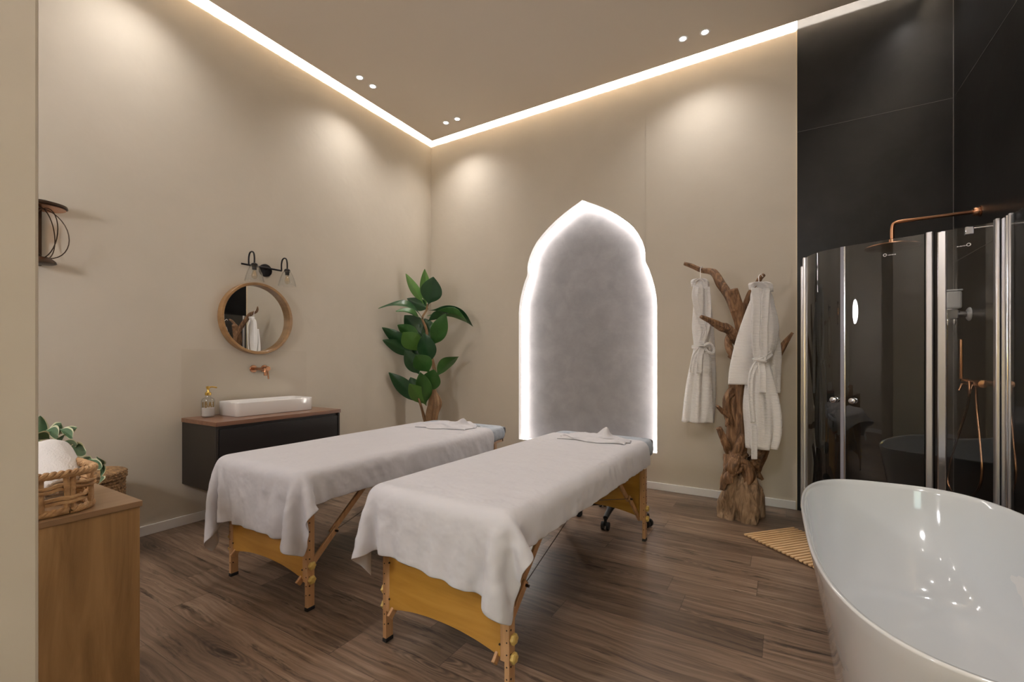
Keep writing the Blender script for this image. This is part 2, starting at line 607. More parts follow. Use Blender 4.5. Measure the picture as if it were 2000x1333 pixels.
# fan of faces between the outline and the top edge, split at the apex
for side in (1, -1):
    pr = [(NCX + side * x, z) for x, z in half]
    ring = [bm.verts.new((x, YB, z)) for x, z in pr]
    tops = [bm.verts.new((x, YB, TOPZ)) for x, z in pr]
    for i in range(len(pr) - 1):
        try:
            if abs(pr[i][0] - pr[i + 1][0]) < 1e-6:
                continue
            if (pr[i][0] - pr[i + 1][0]) * side > 0:
                bm.faces.new((ring[i], ring[i + 1], tops[i + 1], tops[i]))
        except ValueError:
            pass
wb = struct('wall_back', bm, M['wall'], smooth=False)
# bits between outline segments that run outwards again at the notch (fills the slim step)
ND1, ND2 = 0.065, 0.115
bm = bmesh.new()
for (a, b) in zip(prof, prof[1:]):
    quad(bm, (a[0], YB, a[1]), (b[0], YB, b[1]), (b[0], YB + ND1, b[1]), (a[0], YB + ND1, a[1]))
quad(bm, (prof[0][0], YB, .35), (prof[-1][0], YB, .35), (prof[-1][0], YB + ND2, .35), (prof[0][0], YB + ND2, .35))
struct('trim_1', bm, M['white_trim'], smooth=False)
bm = bmesh.new()
bm.faces.new([bm.verts.new((x, YB + ND2, z)) for x, z in prof])
struct('wall_niche', bm, M['niche'], smooth=False)
bm = bmesh.new()
for (a, b) in zip(prof, prof[1:]):
    quad(bm, (a[0], YB + ND1, a[1]), (b[0], YB + ND1, b[1]), (b[0], YB + ND2, b[1]), (a[0], YB + ND2, a[1]))
tag(obj('niche_light_strip', bm, M['niche_led'], smooth=False), 'white light strip glowing round the inside edge of the arched wall niche', 'light strip')

# black tiled shower corner
YBLK = 3.15
struct('wall_shower', B(XT, XR + .1, YB - .012, YB + .1, 0, TOPZ), M['tile'], smooth=False)
struct('wall_right', B(XR, XR + .1, YBLK, YB + .1, 0, TOPZ), M['tile'], smooth=False)
struct('wall_right_front', B(XR + 0.006, XR + .1, YF - .1, YBLK, 0, TOPZ), M['wall'], smooth=False)
bm = bmesh.new()
box(bm, XR - .0015, XR, YBLK, YB - .012, 3.16, 3.163)
box(bm, XR - .0015, XR, YBLK, YB - .012, 1.96, 1.963)
box(bm, XT, XR, YB - .0135, YB - .012, 3.16, 3.1625)
box(bm, XR - .004, XR, YB - .016, YB - .012, 0, 4.15)
struct('trim_2', bm, M['grout'], smooth=False)
struct('trim_3', B(XT - .008, XT, YB - .016, YB, 0, 4.15), mat('cream_edge_trim', (0.75, 0.66, 0.5), 0.4), smooth=False)
# rear wall with a window, far behind the camera
bm = bmesh.new()
wx0, wx1, wz0, wz1 = -0.35, 0.45, 0.4, 2.1
box(bm, XL - .1, wx0, YF - .1, YF, 0, TOPZ)
box(bm, wx1, XR + .1, YF - .1, YF, 0, TOPZ)
box(bm, wx0, wx1, YF - .1, YF, 0, wz0)
box(bm, wx0, wx1, YF - .1, YF, wz1, TOPZ)
struct('wall_rear', bm, M['wall'], smooth=False)
bm = bmesh.new()
for a in ((wx0, wx0 + .05, wz0, wz1), (wx1 - .05, wx1, wz0, wz1), (wx0, wx1, wz0, wz0 + .05), (wx0, wx1, wz1 - .05, wz1)):
    box(bm, a[0], a[1], YF - .07, YF - .03, a[2], a[3])
wf = struct('window_1', bm, M['white_trim'], smooth=False)
obj('window_pane', B(wx0 + .05, wx1 - .05, YF - .052, YF - .048, wz0 + .05, wz1 - .05), M['clear'], wf, smooth=False)
# wall stub the camera looks past, left
struct('wall_front', B(-1.12, -0.90, YF, 0.2005, 0, CEIL), M['wall'], bevel=0.004, smooth=False)

# ceiling: lowered plate, light gap all round, slab above
G = 0.13
struct('ceiling', B(XL + G, XR - G, YF + G, YB - G, CEIL, CEIL + .012), M['ceiling'], smooth=False)
struct('ceiling_slab', B(XL - .1, XR + .1, YF - .1, YB + .3, TOPZ, TOPZ + .08), M['ceiling'], smooth=False)
IN = 0.15
struct('trim_4', B(XL + G + IN, XR - G - IN, YF + G + IN, YB - G - IN, CEIL + .012, TOPZ), M['ceiling'], smooth=False)
bm = bmesh.new()
a0, a1, b0, b1 = XL + G + IN - .004, XR - G - IN + .004, YF + G + IN - .004, YB - G - IN + .004
z0, z1 = CEIL + .014, CEIL + .030
quad(bm, (a0, b0, z0), (a0, b0, z1), (a0, b1, z1), (a0, b1, z0))
quad(bm, (a1, b0, z0), (a1, b1, z0), (a1, b1, z1), (a1, b0, z1))
quad(bm, (a0, b1, z0), (a0, b1, z1), (a1, b1, z1), (a1, b1, z0))
quad(bm, (a0, b0, z0), (a1, b0, z0), (a1, b0, z1), (a0, b0, z1))
tag(obj('ceiling_light_strip', bm, M['led'], smooth=False), 'warm light strip hidden in the gap between ceiling edge and walls', 'light strip')

# skirting
BH = 0.07


def skirt(name, bmx):
    return struct(name, bmx, M['white_trim'], bevel=0.003, smooth=False)


skirt('baseboard_left', B(XL, XL + .014, YF, YB, 0, BH))
bm = B(XL + .014, XT - .01, YB - .014, YB, 0, BH)
skirt('baseboard_back', bm)
skirt('baseboard_rear', B(XL + .014, -1.13, YF, YF + .014, 0, BH))

# ------------------------------------------------------------------ downlights
dl = [(-3.54, 3.00, 'downlight near the left wall, the nearer of its pair'), (-3.54, 3.164, 'downlight near the left wall, the one of its pair nearer the corner'),
      (-3.352, 4.087, 'downlight by the ceiling corner above the plant, left of its pair'), (-3.19, 4.09, 'downlight by the ceiling corner above the plant, right of its pair'),
      (-.731, 4.07, 'downlight above the driftwood stand, left of its pair'), (-.557, 4.084, 'downlight above the driftwood stand, right of its pair')]
hid = ['above the sink cabinet end of the left wall, nearer the rear', 'above the sink cabinet end of the left wall, nearer the corner', 'added by the left wall near the rear wall for fill light', 'added above the gap between the massage tables for fill light', 'added above the open floor before the massage tables for fill light',
       'added above the floor left of the bathtub for fill light', 'added above the rear window for fill light', 'inside the black shower corner', 'above the far end of the bathtub']
hidden = [(-3.54, 1.20), (-3.54, 1.36), (-3.54, -0.6), (-1.85, 1.75), (-1.85, 0.2), (0.05, 1.75), (0.05, -0.6), (0.86, 4.12), (0.72, 2.6)]  # table, open-floor and rear ones are added to supply general light


def spot_at(parent, e, size=125, blend=1.0, tilt=(0, 0)):
    ld = bpy.data.lights.new('downlight_beam', 'SPOT')
    ld.energy = e
    ld.color = (1.0, 0.95, 0.915)
    ld.spot_size = math.radians(size)
    ld.spot_blend = blend
    ld.shadow_soft_size = 0.03
    lo = bpy.data.objects.new('downlight_beam', ld)
    COL.objects.link(lo)
    lo.parent = parent
    lo.location = (0, 0, -0.012)
    lo.rotation_euler = (tilt[0], tilt[1], 0)
    return lo


for i, (x, y, lab) in enumerate(dl + [(a, b, None) for a, b in hidden]):
    t = thing('downlight', 'small round recessed ' + (lab or 'downlight ' + hid[i - 6]), 'downlight', (x, y, CEIL), group=None)
    obj('lamp_ring', LA([(.027, -.001), (.036, -.003), (.042, -.001), (.042, 0), (.027, 0), (.027, -.001)], seg=28), M['white_trim'], t)
    obj('lens', LA([(.0001, -.0015), (.027, -.0015)], seg=24), M['lens'], t)
    if lab:
        spot_at(t, SPOT_W)
    else:
        big = i - len(dl)
        spot_at(t, [SPOT_W, SPOT_W, SPOT_W * .6, SPOT_W * .35, SPOT_W * .4, SPOT_W * .9, SPOT_W * .5, SPOT_W * .8, SPOT_W * .9][big])


# unseen globes added in the rear half of the room for general light
for gx, gy, gz, lab in ((-2.45, -.80, 2.05, 'added white globe fill light hanging low behind the short wall by the oak cabinet'), (-.15, -1.0, 3.12, 'added white globe fill light hanging high in front of the rear window')):
    t = thing('fill_globe', lab, 'added fill light', (gx, gy, gz))
    obj('globe', LA([(.0001, -.2)] + [(.2 * math.sin(PI * k / 14), -.2 * math.cos(PI * k / 14)) for k in range(1, 14)] + [(.0001, .2)], seg=28), mat('fill_globe_glow', (.9, .9, .9), .4, emis=(.99, .975, 1.0), es=FILL_GLOBE_E * (1.1 if gz > 3 else 1)), t)
    obj('cap', LA([(.0001, .23), (.04, .23), (.045, .19), (.03, .19)], seg=20), M['white_trim'], t)
    obj('cord', T([(0, 0, .18), (0, 0, CEIL - gz)], .004, seg=6), M['white_trim'], t)

# ------------------------------------------------------------------ cloth solver
def drape(w, l, nx, ny, x0, y0, ztop, boxc, boxh, rnd=0.03, steps=240, seed=1, extra=None, thick=0.006, skew=0.0, end=0.3):
    """rectangular cloth w (x) by l (y), lower-left corner at x0,y0, falling over a rounded box; returns points (ny, nx, 3)"""
    rs = np.random.RandomState(seed)
    u = np.linspace(0, w, nx)
    v = np.linspace(0, l, ny)
    U, V = np.meshgrid(u, v)
    P = np.stack([x0 + U, y0 + V, np.full_like(U, ztop + 0.012)], -1)
    P[..., 1] -= skew * (U / w - .5) * np.clip(1 - V / 1.2, 0, 1)
    P[..., 2] += rs.uniform(0, 0.006, U.shape)
    R = P.copy()
    R[..., 2] = 0
    Q = P.copy()
    c = np.array(boxc)
    h = np.array(boxh) - rnd

    cons = []

    def add(di, dj, st):
        ni, nj = ny - abs(di), nx - abs(dj)
        i0 = max(0, -di)
        j0 = max(0, -dj)
        for par in range(2):
            if di:
                a = np.arange(i0, i0 + ni)
                a = a[(a // abs(di)) % 2 == par]
                b = np.arange(j0, j0 + nj)
            else:
                a = np.arange(i0, i0 + ni)
                b = np.arange(j0, j0 + nj)
                b = b[(b // abs(dj)) % 2 == par]
            if len(a) == 0 or len(b) == 0:
                continue
            A, Bi = np.meshgrid(a, b, indexing='ij')
            d = np.linalg.norm(R[A + di, Bi + dj] - R[A, Bi], axis=-1)
            cons.append((A, Bi, A + di, Bi + dj, d, st))
    add(0, 1, 1.0)
    add(1, 0, 1.0)
    add(1, 1, 0.45)
    add(1, -1, 0.45)
    add(0, 2, 0.06)
    add(2, 0, 0.06)
    dt2g = 9.8 * (1 / 60.0) ** 2 * 0.22
    for s in range(steps):
        vel = (P - Q) * 0.975
        Q = P.copy()
        P = P + vel
        P[..., 2] -= dt2g
        for it in range(11):
            for (A, Bi, C, D, d, st) in cons:
                dl_ = P[C, D] - P[A, Bi]
                ln = np.sqrt((dl_ * dl_).sum(-1)) + 1e-9
                k = ((ln - d) / ln * 0.5 * st)[..., None] * dl_
                P[A, Bi] += k
                P[C, D] -= k
            q = np.abs(P - c) - h
            qm = np.maximum(q, 0)
            ln = np.sqrt((qm * qm).sum(-1))
            dist = ln - rnd - thick
            inside = ln < 1e-9
            g = np.where(inside[..., None], 0, qm / (ln[..., None] + 1e-9)) * np.sign(P - c)
            hit = (dist < 0) & ~inside
            P = np.where(hit[..., None], P - g * dist[..., None], P)
            # deep inside: push up if above mid height, otherwise sideways
            deep = inside
            P[..., 2] = np.where(deep, c[2] + h[2] + rnd + thick, P[..., 2])
            if extra is not None:
                P = extra(P)
        fr = hit | deep
        Q = np.where(fr[..., None], P - (P - Q) * np.array([0.25, 0.25, 0.3]), Q)
    return P


def cloth_obj(name, P, m, parent=None, solid=0.003, sub=1):
    ny, nx = P.shape[:2]
    vs = [tuple(p) for p in P.reshape(-1, 3)]
    return obj(name, (vs, grid_faces(ny, nx)), m, parent, solid=solid, subsurf=sub, angle=180)


# ------------------------------------------------------------------ massage tables
def lobed_knob(c, sgn):
    """knob with axis x, pointing to sgn"""
    return LA([(.0001, 0), (.016, 0), (.019, .004), (.019, .014), (.014, .018), (.0001, .018)], seg=30, c=c, axis='x', mod=lambda i, a: 1 + .10 * math.cos(6 * a)) if sgn > 0 else \
        LA([(.0001, 0), (.016, 0), (.019, -.004), (.019, -.014), (.014, -.018), (.0001, -.018)], seg=30, c=c, axis='x', mod=lambda i, a: 1 + .10 * math.cos(6 * a))


TZ = 0.695     # top of the upholstery


def massage_table(cx, hw, y0, y1, label):
    """legs half-spacing hw, pad from y0 to y1"""
    L = y1 - y0
    t = thing('massage_table', label, 'massage table', (cx, y0, 0))
    pw = hw + .055
    # upholstered pad in two halves with a seam
    bm = bmesh.new()
    for a, b in ((0, L / 2 - .003), (L / 2 + .003, L)):
        box(bm, -pw, pw, a, b, TZ - .065, TZ)
    obj('pad', bm, M['pad'], t, bevel=0.02, bseg=3)
    bm = bmesh.new()
    for a, b in ((.02, L / 2 - .002), (L / 2 + .002, L - .02)):
        box(bm, -pw + .02, -pw + .045, a, b, TZ - .125, TZ - .065)
        box(bm, pw - .045, pw - .02, a, b, TZ - .125, TZ - .065)
        box(bm, -pw + .02, pw - .02, a, a + .02, TZ - .125, TZ - .065)
        box(bm, -pw + .02, pw - .02, b - .02, b, TZ - .125, TZ - .065)
    obj('frame', bm, M['beech_y'], t, bevel=.002)
    for end in (0, 1):
        yl = .075 if end == 0 else L - .10
        sg = 1 if end == 0 else -1
        for s in (-1, 1):
            x = s * hw
            leg = obj('leg', B(x - .011, x + .011, yl - .020, yl + .020, .14, TZ - .07), M['beech'], t, bevel=.003)
            bm = B(x - s * .016 - .010 + (s * .035), x - s * .016 + .010 + (s * .035), yl - .020, yl + .020, .012, .50)
            obj('foot_cap', B(x + s * .019 - .012, x + s * .019 + .012, yl - .022, yl + .022, 0, .018), M['rubber'], leg, bevel=.002)
            nf = len(bm.faces)
            for k in range(9):
                lathe(bm, [(.0001, -.0125), (.0035, -.0125), (.0035, .0125), (.0001, .0125)], seg=8, c=(x + s * .019, yl - sg * .0085, .08 + k * .045), axis='x')
                lathe(bm, [(.0001, -.0212), (.003, -.0212), (.003, .0), (.0001, .0)], seg=8, c=(x + s * .019, yl, .08 + k * .045), axis='y')
            bm.faces.ensure_lookup_table()
            for f_ in bm.faces[nf:]:
                f_.material_index = 1
            obj('leg_extension', bm, [M['beech'], M['screw']], leg, smooth=False)
            for kz in (.155, .225):
                obj('knob', lobed_knob((x + s * .030, yl, kz), s), M['knob'], leg)
            for kz in (.20, .36, .52):
                obj('bolt', LA([(.0001, -.0225 * sg), (.004, -.0225 * sg), (.004, 0), (.0001, 0)], seg=10, c=(x - s * .012, yl, kz), axis='y'), M['screw'], leg)
            # folding brace
            xb = x - s * .028
            hy, hz = yl + sg * .185, .330
            bm = bmesh.new()
            bar(bm, (xb, yl - sg * .035, .130), (xb, hy + sg * .012, hz + .012), .014, .032)
            br = obj('brace', bm, M['beech'], t, bevel=.003)
            bm = bmesh.new()
            bar(bm, (xb - s * .016, hy - sg * .015, hz - .012), (xb - s * .016, yl + sg * .50, TZ - .09), .014, .032)
            obj('brace_upper', bm, M['beech'], br, bevel=.003)
            obj('brace_pin', LA([(.0001, -.014), (.006, -.014), (.006, .034), (.0001, .034)], seg=12, c=(xb - s * .012, hy, hz), axis='x'), M['screw'], br)
        # arched end panel
        zt, zb, arch = TZ - .13, .150, .040
        n = 24
        front, back = [], []
        vs = []
        yy = yl - sg * .012
        for i in range(n + 1):
            x = -hw + .008 + (2 * hw - .016) * i / n
            u = abs(2 * i / n - 1)
            zz = zb + arch * (1 - u ** 2.2)
            vs += [(x, yy - .006, zz), (x, yy - .006, zt), (x, yy + .006, zt), (x, yy + .006, zz)]
        fs = []
        for i in range(n):
            a, b = i * 4, (i + 1) * 4
            for k in range(4):
                fs.append((a + k, b + k, b + (k + 1) % 4, a + (k + 1) % 4))
        fs += [(0, 1, 2, 3), (n * 4 + 3, n * 4 + 2, n * 4 + 1, n * 4)]
        obj('end_panel', (vs, fs), M['panel'], t, bevel=.002, smooth=False)
    # truss cables
    for s in (-1, 1):
        x = s * (hw - .028)
        pts = [(x, .26, .330), (x * .8, L / 2 - .05, .47), (x * .8, L / 2 + .05, .47), (x, L - .285, .330)]
        obj('cable', T(pts, .0022, seg=6), M['cable'], t)
        obj('cable', T([(x * .8, L / 2, .47), (x * .9, L / 2 - .25, TZ - .12)], .002, seg=6), M['cable'], t)
    return t


def fitted_cover(cx, hw, y0, y1, label, seed):
    """gathered elastic cover hugging the pad"""
    pw = hw + .055 + .006
    rc = .075
    outline = []
    for (qx, qy, a0) in ((cx + pw - rc, y1 - rc, 0), (cx - pw + rc, y1 - rc, 90), (cx - pw + rc, y0 + rc, 180), (cx + pw - rc, y0 + rc, 270)):
        for k in range(10):
            a = math.radians(a0 + 90 * k / 9)
            outline.append((qx, qy, a))
    # dense outline with distances
    pts = [(qx + rc * math.cos(a), qy + rc * math.sin(a), math.cos(a), math.sin(a)) for qx, qy, a in outline]
    dense = []
    for i in range(len(pts)):
        p, q = np.array(pts[i]), np.array(pts[(i + 1) % len(pts)])
        d = np.linalg.norm((q - p)[:2])
        n = max(1, int(d / .014))
        for k in range(n):
            dense.append(p + (q - p) * k / n)
    m = len(dense)
    prof_ = [(-.20, .003), (-.06, .004), (-.022, .001), (-.008, -.008), (-.001, -.024), (.004, -.048), (.004, -.072), (-.002, -.092), (-.014, -.103)]
    vs = []
    rs = random.Random(seed)
    ph = [rs.uniform(0, 6.28) for _ in range(4)]
    for ri, (o_, z_) in enumerate(prof_):
        for k, d in enumerate(dense):
            s = k * .014
            amp = 0 if ri < 3 else .0045 * min(1, (ri - 2) / 3) * min(1, max(.12, (d[1] - (y1 - .30)) / .12))
            w_ = amp * (math.sin(s * 95 + ph[0]) + .7 * math.sin(s * 61 + ph[1] + ri * .4) + .5 * math.sin(s * 23 + ph[2]))
            zz = TZ + .003 + z_ + (0.005 * math.sin(s * 17 + ph[3]) if ri > 6 else 0)
            vs.append((d[0] + d[2] * (o_ + w_), d[1] + d[3] * (o_ + w_), zz))
    fs = grid_faces(len(prof_), m, wrap=True)
    fs.append(tuple(range(m)))
    o = obj('fitted_cover', (vs, fs), M['cover'], solid=.0025, angle=180)
    return tag(o, label, 'cover')


def pivot(o, tb, rz):
    """turn a mesh laid out square to the room about the near end of its table"""
    p = Vector((tb['cx'], tb['y0'], 0))
    if o.type == 'MESH' and o.location.length < 1e-6:
        o.data.transform(Matrix.Translation(-p))
        o.location = p
    else:
        o.location = p + Matrix.Rotation(rz, 3, 'Z') @ (o.location - p)
    o.rotation_euler.z += rz
    return o


RZA = math.radians(-1.5)
TA = dict(cx=-1.19, hw=.305, y0=1.355, y1=3.26)
TB = dict(cx=-2.385, hw=.335, y0=1.335, y1=3.23)
pivot(massage_table(label='portable wooden massage table nearer the bathtub, honey coloured legs and end panels', **TA), TA, RZA)
massage_table(label='portable wooden massage table in front of the black sink cabinet', **TB)
pivot(fitted_cover(label='pale grey fitted cover with gathered edge on the massage table nearer the bathtub', seed=3, **TA), TA, RZA)
fitted_cover(label='pale grey fitted cover with gathered edge on the massage table by the sink', seed=5, **TB)


def sheet_for(tb, side_l, side_r, end, ystop, seed, label, skew=0.0):
    pw = tb['hw'] + .070
    w = 2 * pw + side_l + side_r
    l = (ystop - tb['y0']) + end
    nx, ny = int(w / .019), int(l / .019)
    zc = TZ + .008
    hz = .075
    P = drape(w, l, nx, ny, tb['cx'] - pw - side_l, tb['y0'] - end, zc,
              (tb['cx'], (tb['y0'] + tb['y1']) / 2, zc - hz), (pw, (tb['y1'] - tb['y0']) / 2 + .010, hz), rnd=.052, seed=seed, steps=210, skew=skew)
    # small creases on the hanging parts, following the pull of the cloth
    G1 = np.gradient(P, axis=1)
    G0 = np.gradient(P, axis=0)
    nr = np.cross(G1, G0)
    nr /= (np.linalg.norm(nr, axis=-1, keepdims=True) + 1e-9)
    top = zc
    for j in range(P.shape[0]):
        for i in range(P.shape[1]):
            p = P[j, i]
            dep = min(1, max(0, (top - p[2] - .0) / .10))
            far = abs(nr[j, i, 0])
            q1 = noise.noise(Vector((p[1] * 11 + p[2] * 6 * far, p[0] * 11, p[2] * 3.0 + seed)))
            q2 = noise.noise(Vector((p[1] * 24 + p[2] * 16 * far, p[0] * 22, p[2] * 6.0 + seed * 2)))
            q3 = noise.noise(Vector((p[0] * 4, p[1] * 3, seed)))
            off = dep * (.0085 * (1 - 2.6 * abs(q1)) + .0045 * (1 - 2.6 * abs(q2))) + .0012 * q3 * (1 - dep)
            P[j, i] = p + nr[j, i] * (np.sign(nr[j, i, 2] + .001) if dep < .05 else 1) * (abs(off) if dep > .02 else off)
    o = cloth_obj('bed_sheet', P, M['sheet'])
    return tag(o, label, 'sheet')


pivot(sheet_for(TA, .22, .145, .225, 3.09, 11, 'white cotton sheet draped over the massage table nearer the bathtub', skew=.08), TA, RZA)
sheet_for(TB, .28, .165, .275, 3.03, 23, 'white cotton sheet draped over the massage table in front of the sink cabinet', skew=.0)


def face_cloth(cx, cy, rz, w, l, label, seed, peak):
    """small crumpled cloth laid on the sheet"""
    nx, ny = 44, 30
    vs = []
    for j in range(ny):
        for i in range(nx):
            u, v = i / (nx - 1) * 2 - 1, j / (ny - 1) * 2 - 1
            edge = min(1 - abs(u), 1 - abs(v))
            ox = .04 * noise.noise(Vector((u * 2, v * 2, seed)))
            oy = .06 * noise.noise(Vector((u * 2.2 + 5, v * 2, seed)))
            x = u * w / 2 * (1 - .12 * abs(v)) + ox
            y = v * l / 2 * (1 - .25 * u * u) + oy
            n1 = noise.noise(Vector((u * 2.2, v * 3.5, seed + 2.3)))
            n2 = noise.noise(Vector((u * 5 + v * 4, v * 7, seed + 7.1)))
            hgt = (.014 + .020 * abs(n1) + .010 * abs(n2)) * min(1, edge * 3.5 + .12)
            pk = math.exp(-(((u - peak[0]) / .13) ** 2 + ((v - peak[1]) / .30) ** 2))
            hgt += .055 * pk
            x += .03 * pk
            vs.append((x, y, hgt))
    o = obj('face_cloth', (vs, grid_faces(ny, nx)), M['sheet'], loc=(cx, cy, TZ + .017), solid=.006, subsurf=1, angle=180)
    o.rotation_euler = (0, 0, rz)
    return tag(o, label, 'cloth')


face_cloth(-2.34, 2.88, .12, .52, .30, 'crumpled white face cloth on the head end of the massage table by the plant', 4.2, (.45, .2))
pivot(face_cloth(-1.14, 2.93, -.05, .50, .26, 'crumpled white face cloth on the head end of the massage table nearer the bathtub', 9.4, (.25, .2)), TA, RZA)


# ------------------------------------------------------------------ rolling stool behind the near table
st = thing('rolling_stool', 'black rolling stool with castor base behind the massage table nearer the bathtub', 'stool', (-1.14, 3.49, 0))
for k in range(5):
    a = math.radians(-158 + 72 * k)
    d = Vector((math.cos(a), math.sin(a), 0))
    arm = obj('arm', T([d * .02 + Vector((0, 0, .125)), d * .15 + Vector((0, 0, .115)), d * .285 + Vector((0, 0, .085))], [.030, .024, .018], seg=10, n=8), M['rubber'], st)
    c = d * .285
    s = Vector((-d.y, d.x, 0))
    bm = bmesh.new()
    for sg in (-1, 1):
        tube(bm, [c + s * (sg * .010) + Vector((0, 0, .029)), c + s * (sg * .029) + Vector((0, 0, .029))], .029, seg=20)
    tube(bm, [c + Vector((0, 0, .03)), c + Vector((0, 0, .09))], .010, seg=10)
    obj('caster', bm, M['rubber'], arm)
obj('column', T([(0, 0, .10), (0, 0, .38)], .022, seg=16), M['black_metal'], st)
obj('seat', LA([(.0001, .37), (.15, .37), (.17, .385), (.172, .42), (.155, .44), (.0001, .445)], seg=36), M['pad'], st)

# ------------------------------------------------------------------ vanity
VX, VY0, VY1 = -3.407, 1.631, 2.672
van = thing('sink_cabinet', 'wall-hung black sink cabinet with a reddish wood countertop', 'cabinet', (XL + .001, VY0, .315))
vw = VY1 - VY0
dx = VX - XL
obj('body', B(0, dx - .022, .004, vw - .004, 0, .468), M['darkside'], van, bevel=.0015)
obj('door', B(dx - .022, dx - .006, .028, vw - .028, .006, .445), M['blackwood'], van, bevel=.0015)
for q0 in (.004, vw - .022):
    obj('side_panel', B(dx - .022, dx - .004, q0, q0 + .018, 0, .468), M['darkside'], van, bevel=.001)
obj('countertop', B(0, dx + .006, 0, vw, .470, .500), M['walnut'], van, bevel=.0015)
# basin
bx0, bx1, by0, by1, bz0, bz1 = -3.868, -3.577, 1.865, 2.525, .815, .927


def rrect(x0, x1, y0, y1, r, n=8):
    o = []
    for (qx, qy, a0) in ((x1 - r, y1 - r, 0), (x0 + r, y1 - r, 90), (x0 + r, y0 + r, 180), (x1 - r, y0 + r, 270)):
        for k in range(n):
            a = math.radians(a0 + 90 * k / (n - 1))
            o.append((qx + r * math.cos(a), qy + r * math.sin(a)))
    return o


def loft(rings):
    vs, m = [], len(rings[0])
    for r in rings:
        vs += r
    fs = grid_faces(len(rings), m, wrap=True)
    return vs, fs


def rr_ring(i, z, r):
    return [(x, y, z) for x, y in rrect(bx0 + i, bx1 - i, by0 + i, by1 - i, r)]


rings = [rr_ring(.02, bz0, .03), rr_ring(.006, bz0 + .002, .034), rr_ring(.003, bz0 + .01, .036), rr_ring(0, bz1 - .01, .04), rr_ring(.001, bz1 - .002, .04), rr_ring(.003, bz1, .038), rr_ring(.007, bz1, .036),
         rr_ring(.010, bz1 - .003, .035), rr_ring(.016, bz0 + .03, .035), rr_ring(.04, bz0 + .018, .03), rr_ring(.12, bz0 + .015, .02)]
vs, fs = loft(rings)
m_ = 32
fs.append(tuple(range(m_))[::-1])
fs.append(tuple(range((len(rings) - 1) * m_, len(rings) * m_)))
bs = tag(obj('wash_basin', (vs, fs), M['ceramic'], angle=50), 'rectangular white ceramic vessel basin on the sink cabinet', 'basin')
# splash panel
tag(obj('splash_panel', B(XL + .001, XL + .006, VY0, VY1 + .002, .8155, 1.34), M['splash'], smooth=False), 'clear splash panel on the wall above the sink cabinet', 'splash panel')
# tap
tp = thing('wall_tap', 'copper wall-mounted tap above the white basin', 'tap', (XL + .006, 2.17, 1.18))
obj('spout_plate', LA([(.0001, .008), (.030, .008), (.032, .006), (.032, 0)], seg=32, axis='x'), M['copper'], tp)
obj('spout', T([(.005, 0, 0), (.10, 0, 0), (.150, 0, 0), (.172, 0, -.006), (.180, 0, -.025), (.180, 0, -.055)], .0125, seg=16, n=26), M['copper'], tp)
obj('handle_plate', LA([(.0001, .008), (.030, .008), (.032, .006), (.032, 0)], seg=32, c=(0, .095, 0), axis='x'), M['copper'], tp)
obj('handle', LA([(.0001, .062), (.020, .062), (.022, .058), (.022, .005)], seg=28, c=(0, .095, 0), axis='x'), M['copper'], tp)
obj('lever', T([(.052, .095, -.015), (.056, .100, -.09)], .0065, seg=12), M['copper'], tp)

# soap dispenser with gold lettering
sx, sy, sz = -3.795, 1.765, .815
sd = thing('soap_dispenser', 'clear glass soap bottle with gold pump and gold lettering beside the basin', 'soap bottle', (sx, sy, sz))
obj('bottle', LA([(.0001, .004), (.038, .002), (.045, .008), (.046, .02), (.046, .125), (.040, .142), (.022, .152), (.018, .158), (.018, .170), (.0155, .170), (.0155, .158), (.020, .150), (.037, .140), (.0425, .124), (.0425, .012), (.0001, .008)], seg=36), M['clear'], sd)
obj('soap', LA([(.0001, .010), (.041, .011), (.0418, .016), (.0418, .072), (.0001, .072)], seg=36), M['soap'], sd)
obj('pump', LA([(.0001, .168), (.020, .168), (.021, .172), (.021, .188), (.012, .194), (.008, .200), (.008, .216), (.013, .219), (.014, .236), (.0001, .240)], seg=28), M['gold'], sd)
obj('nozzle', T([(0, 0, .230), (.012, .025, .232), (.025, .052, .226)], .0055, seg=10, n=8), M['gold'], sd)
obj('dip_tube', T([(0, 0, .17), (0, 0, .03)], .003, seg=8), M['clear'], sd)


def letters_on_cylinder(txt, r, zc, size, ang_c, spread, m, parent):
    """block letters built as strokes wrapped round a cylinder"""
    G_ = {'I': [((.5, 0), (.5, 1))], 'B': [((.15, 0), (.15, 1)), ((.15, 1), (.65, .95)), ((.65, .95), (.7, .6)), ((.7, .6), (.15, .52)), ((.7, .6), (.8, .35)), ((.8, .35), (.7, .05)), ((.7, .05), (.15, 0))],
          'A': [((.05, 0), (.5, 1)), ((.5, 1), (.95, 0)), ((.22, .38), (.78, .38))]}
    bm = bmesh.new()
    n = len(txt)
    for i, ch in enumerate(txt):
        for (p, q) in G_[ch]:
            pts = []
            for k in range(4):
                f = k / 3
                u = p[0] + (q[0] - p[0]) * f
                v = p[1] + (q[1] - p[1]) * f
                a = ang_c + (-(n - 1) / 2 + i + (u - .5) * .78) * spread
                pts.append(Vector((r * math.cos(a), r * math.sin(a), zc + (v - .5) * size)))
            tube(bm, pts, .0042, seg=6)
    return obj('lettering', bm, m, parent)


va = math.atan2(0 - sy, 0 - sx)
letters_on_cylinder('IBAI', .0470, .099, .042, va, .52, M['goldtext'], sd)

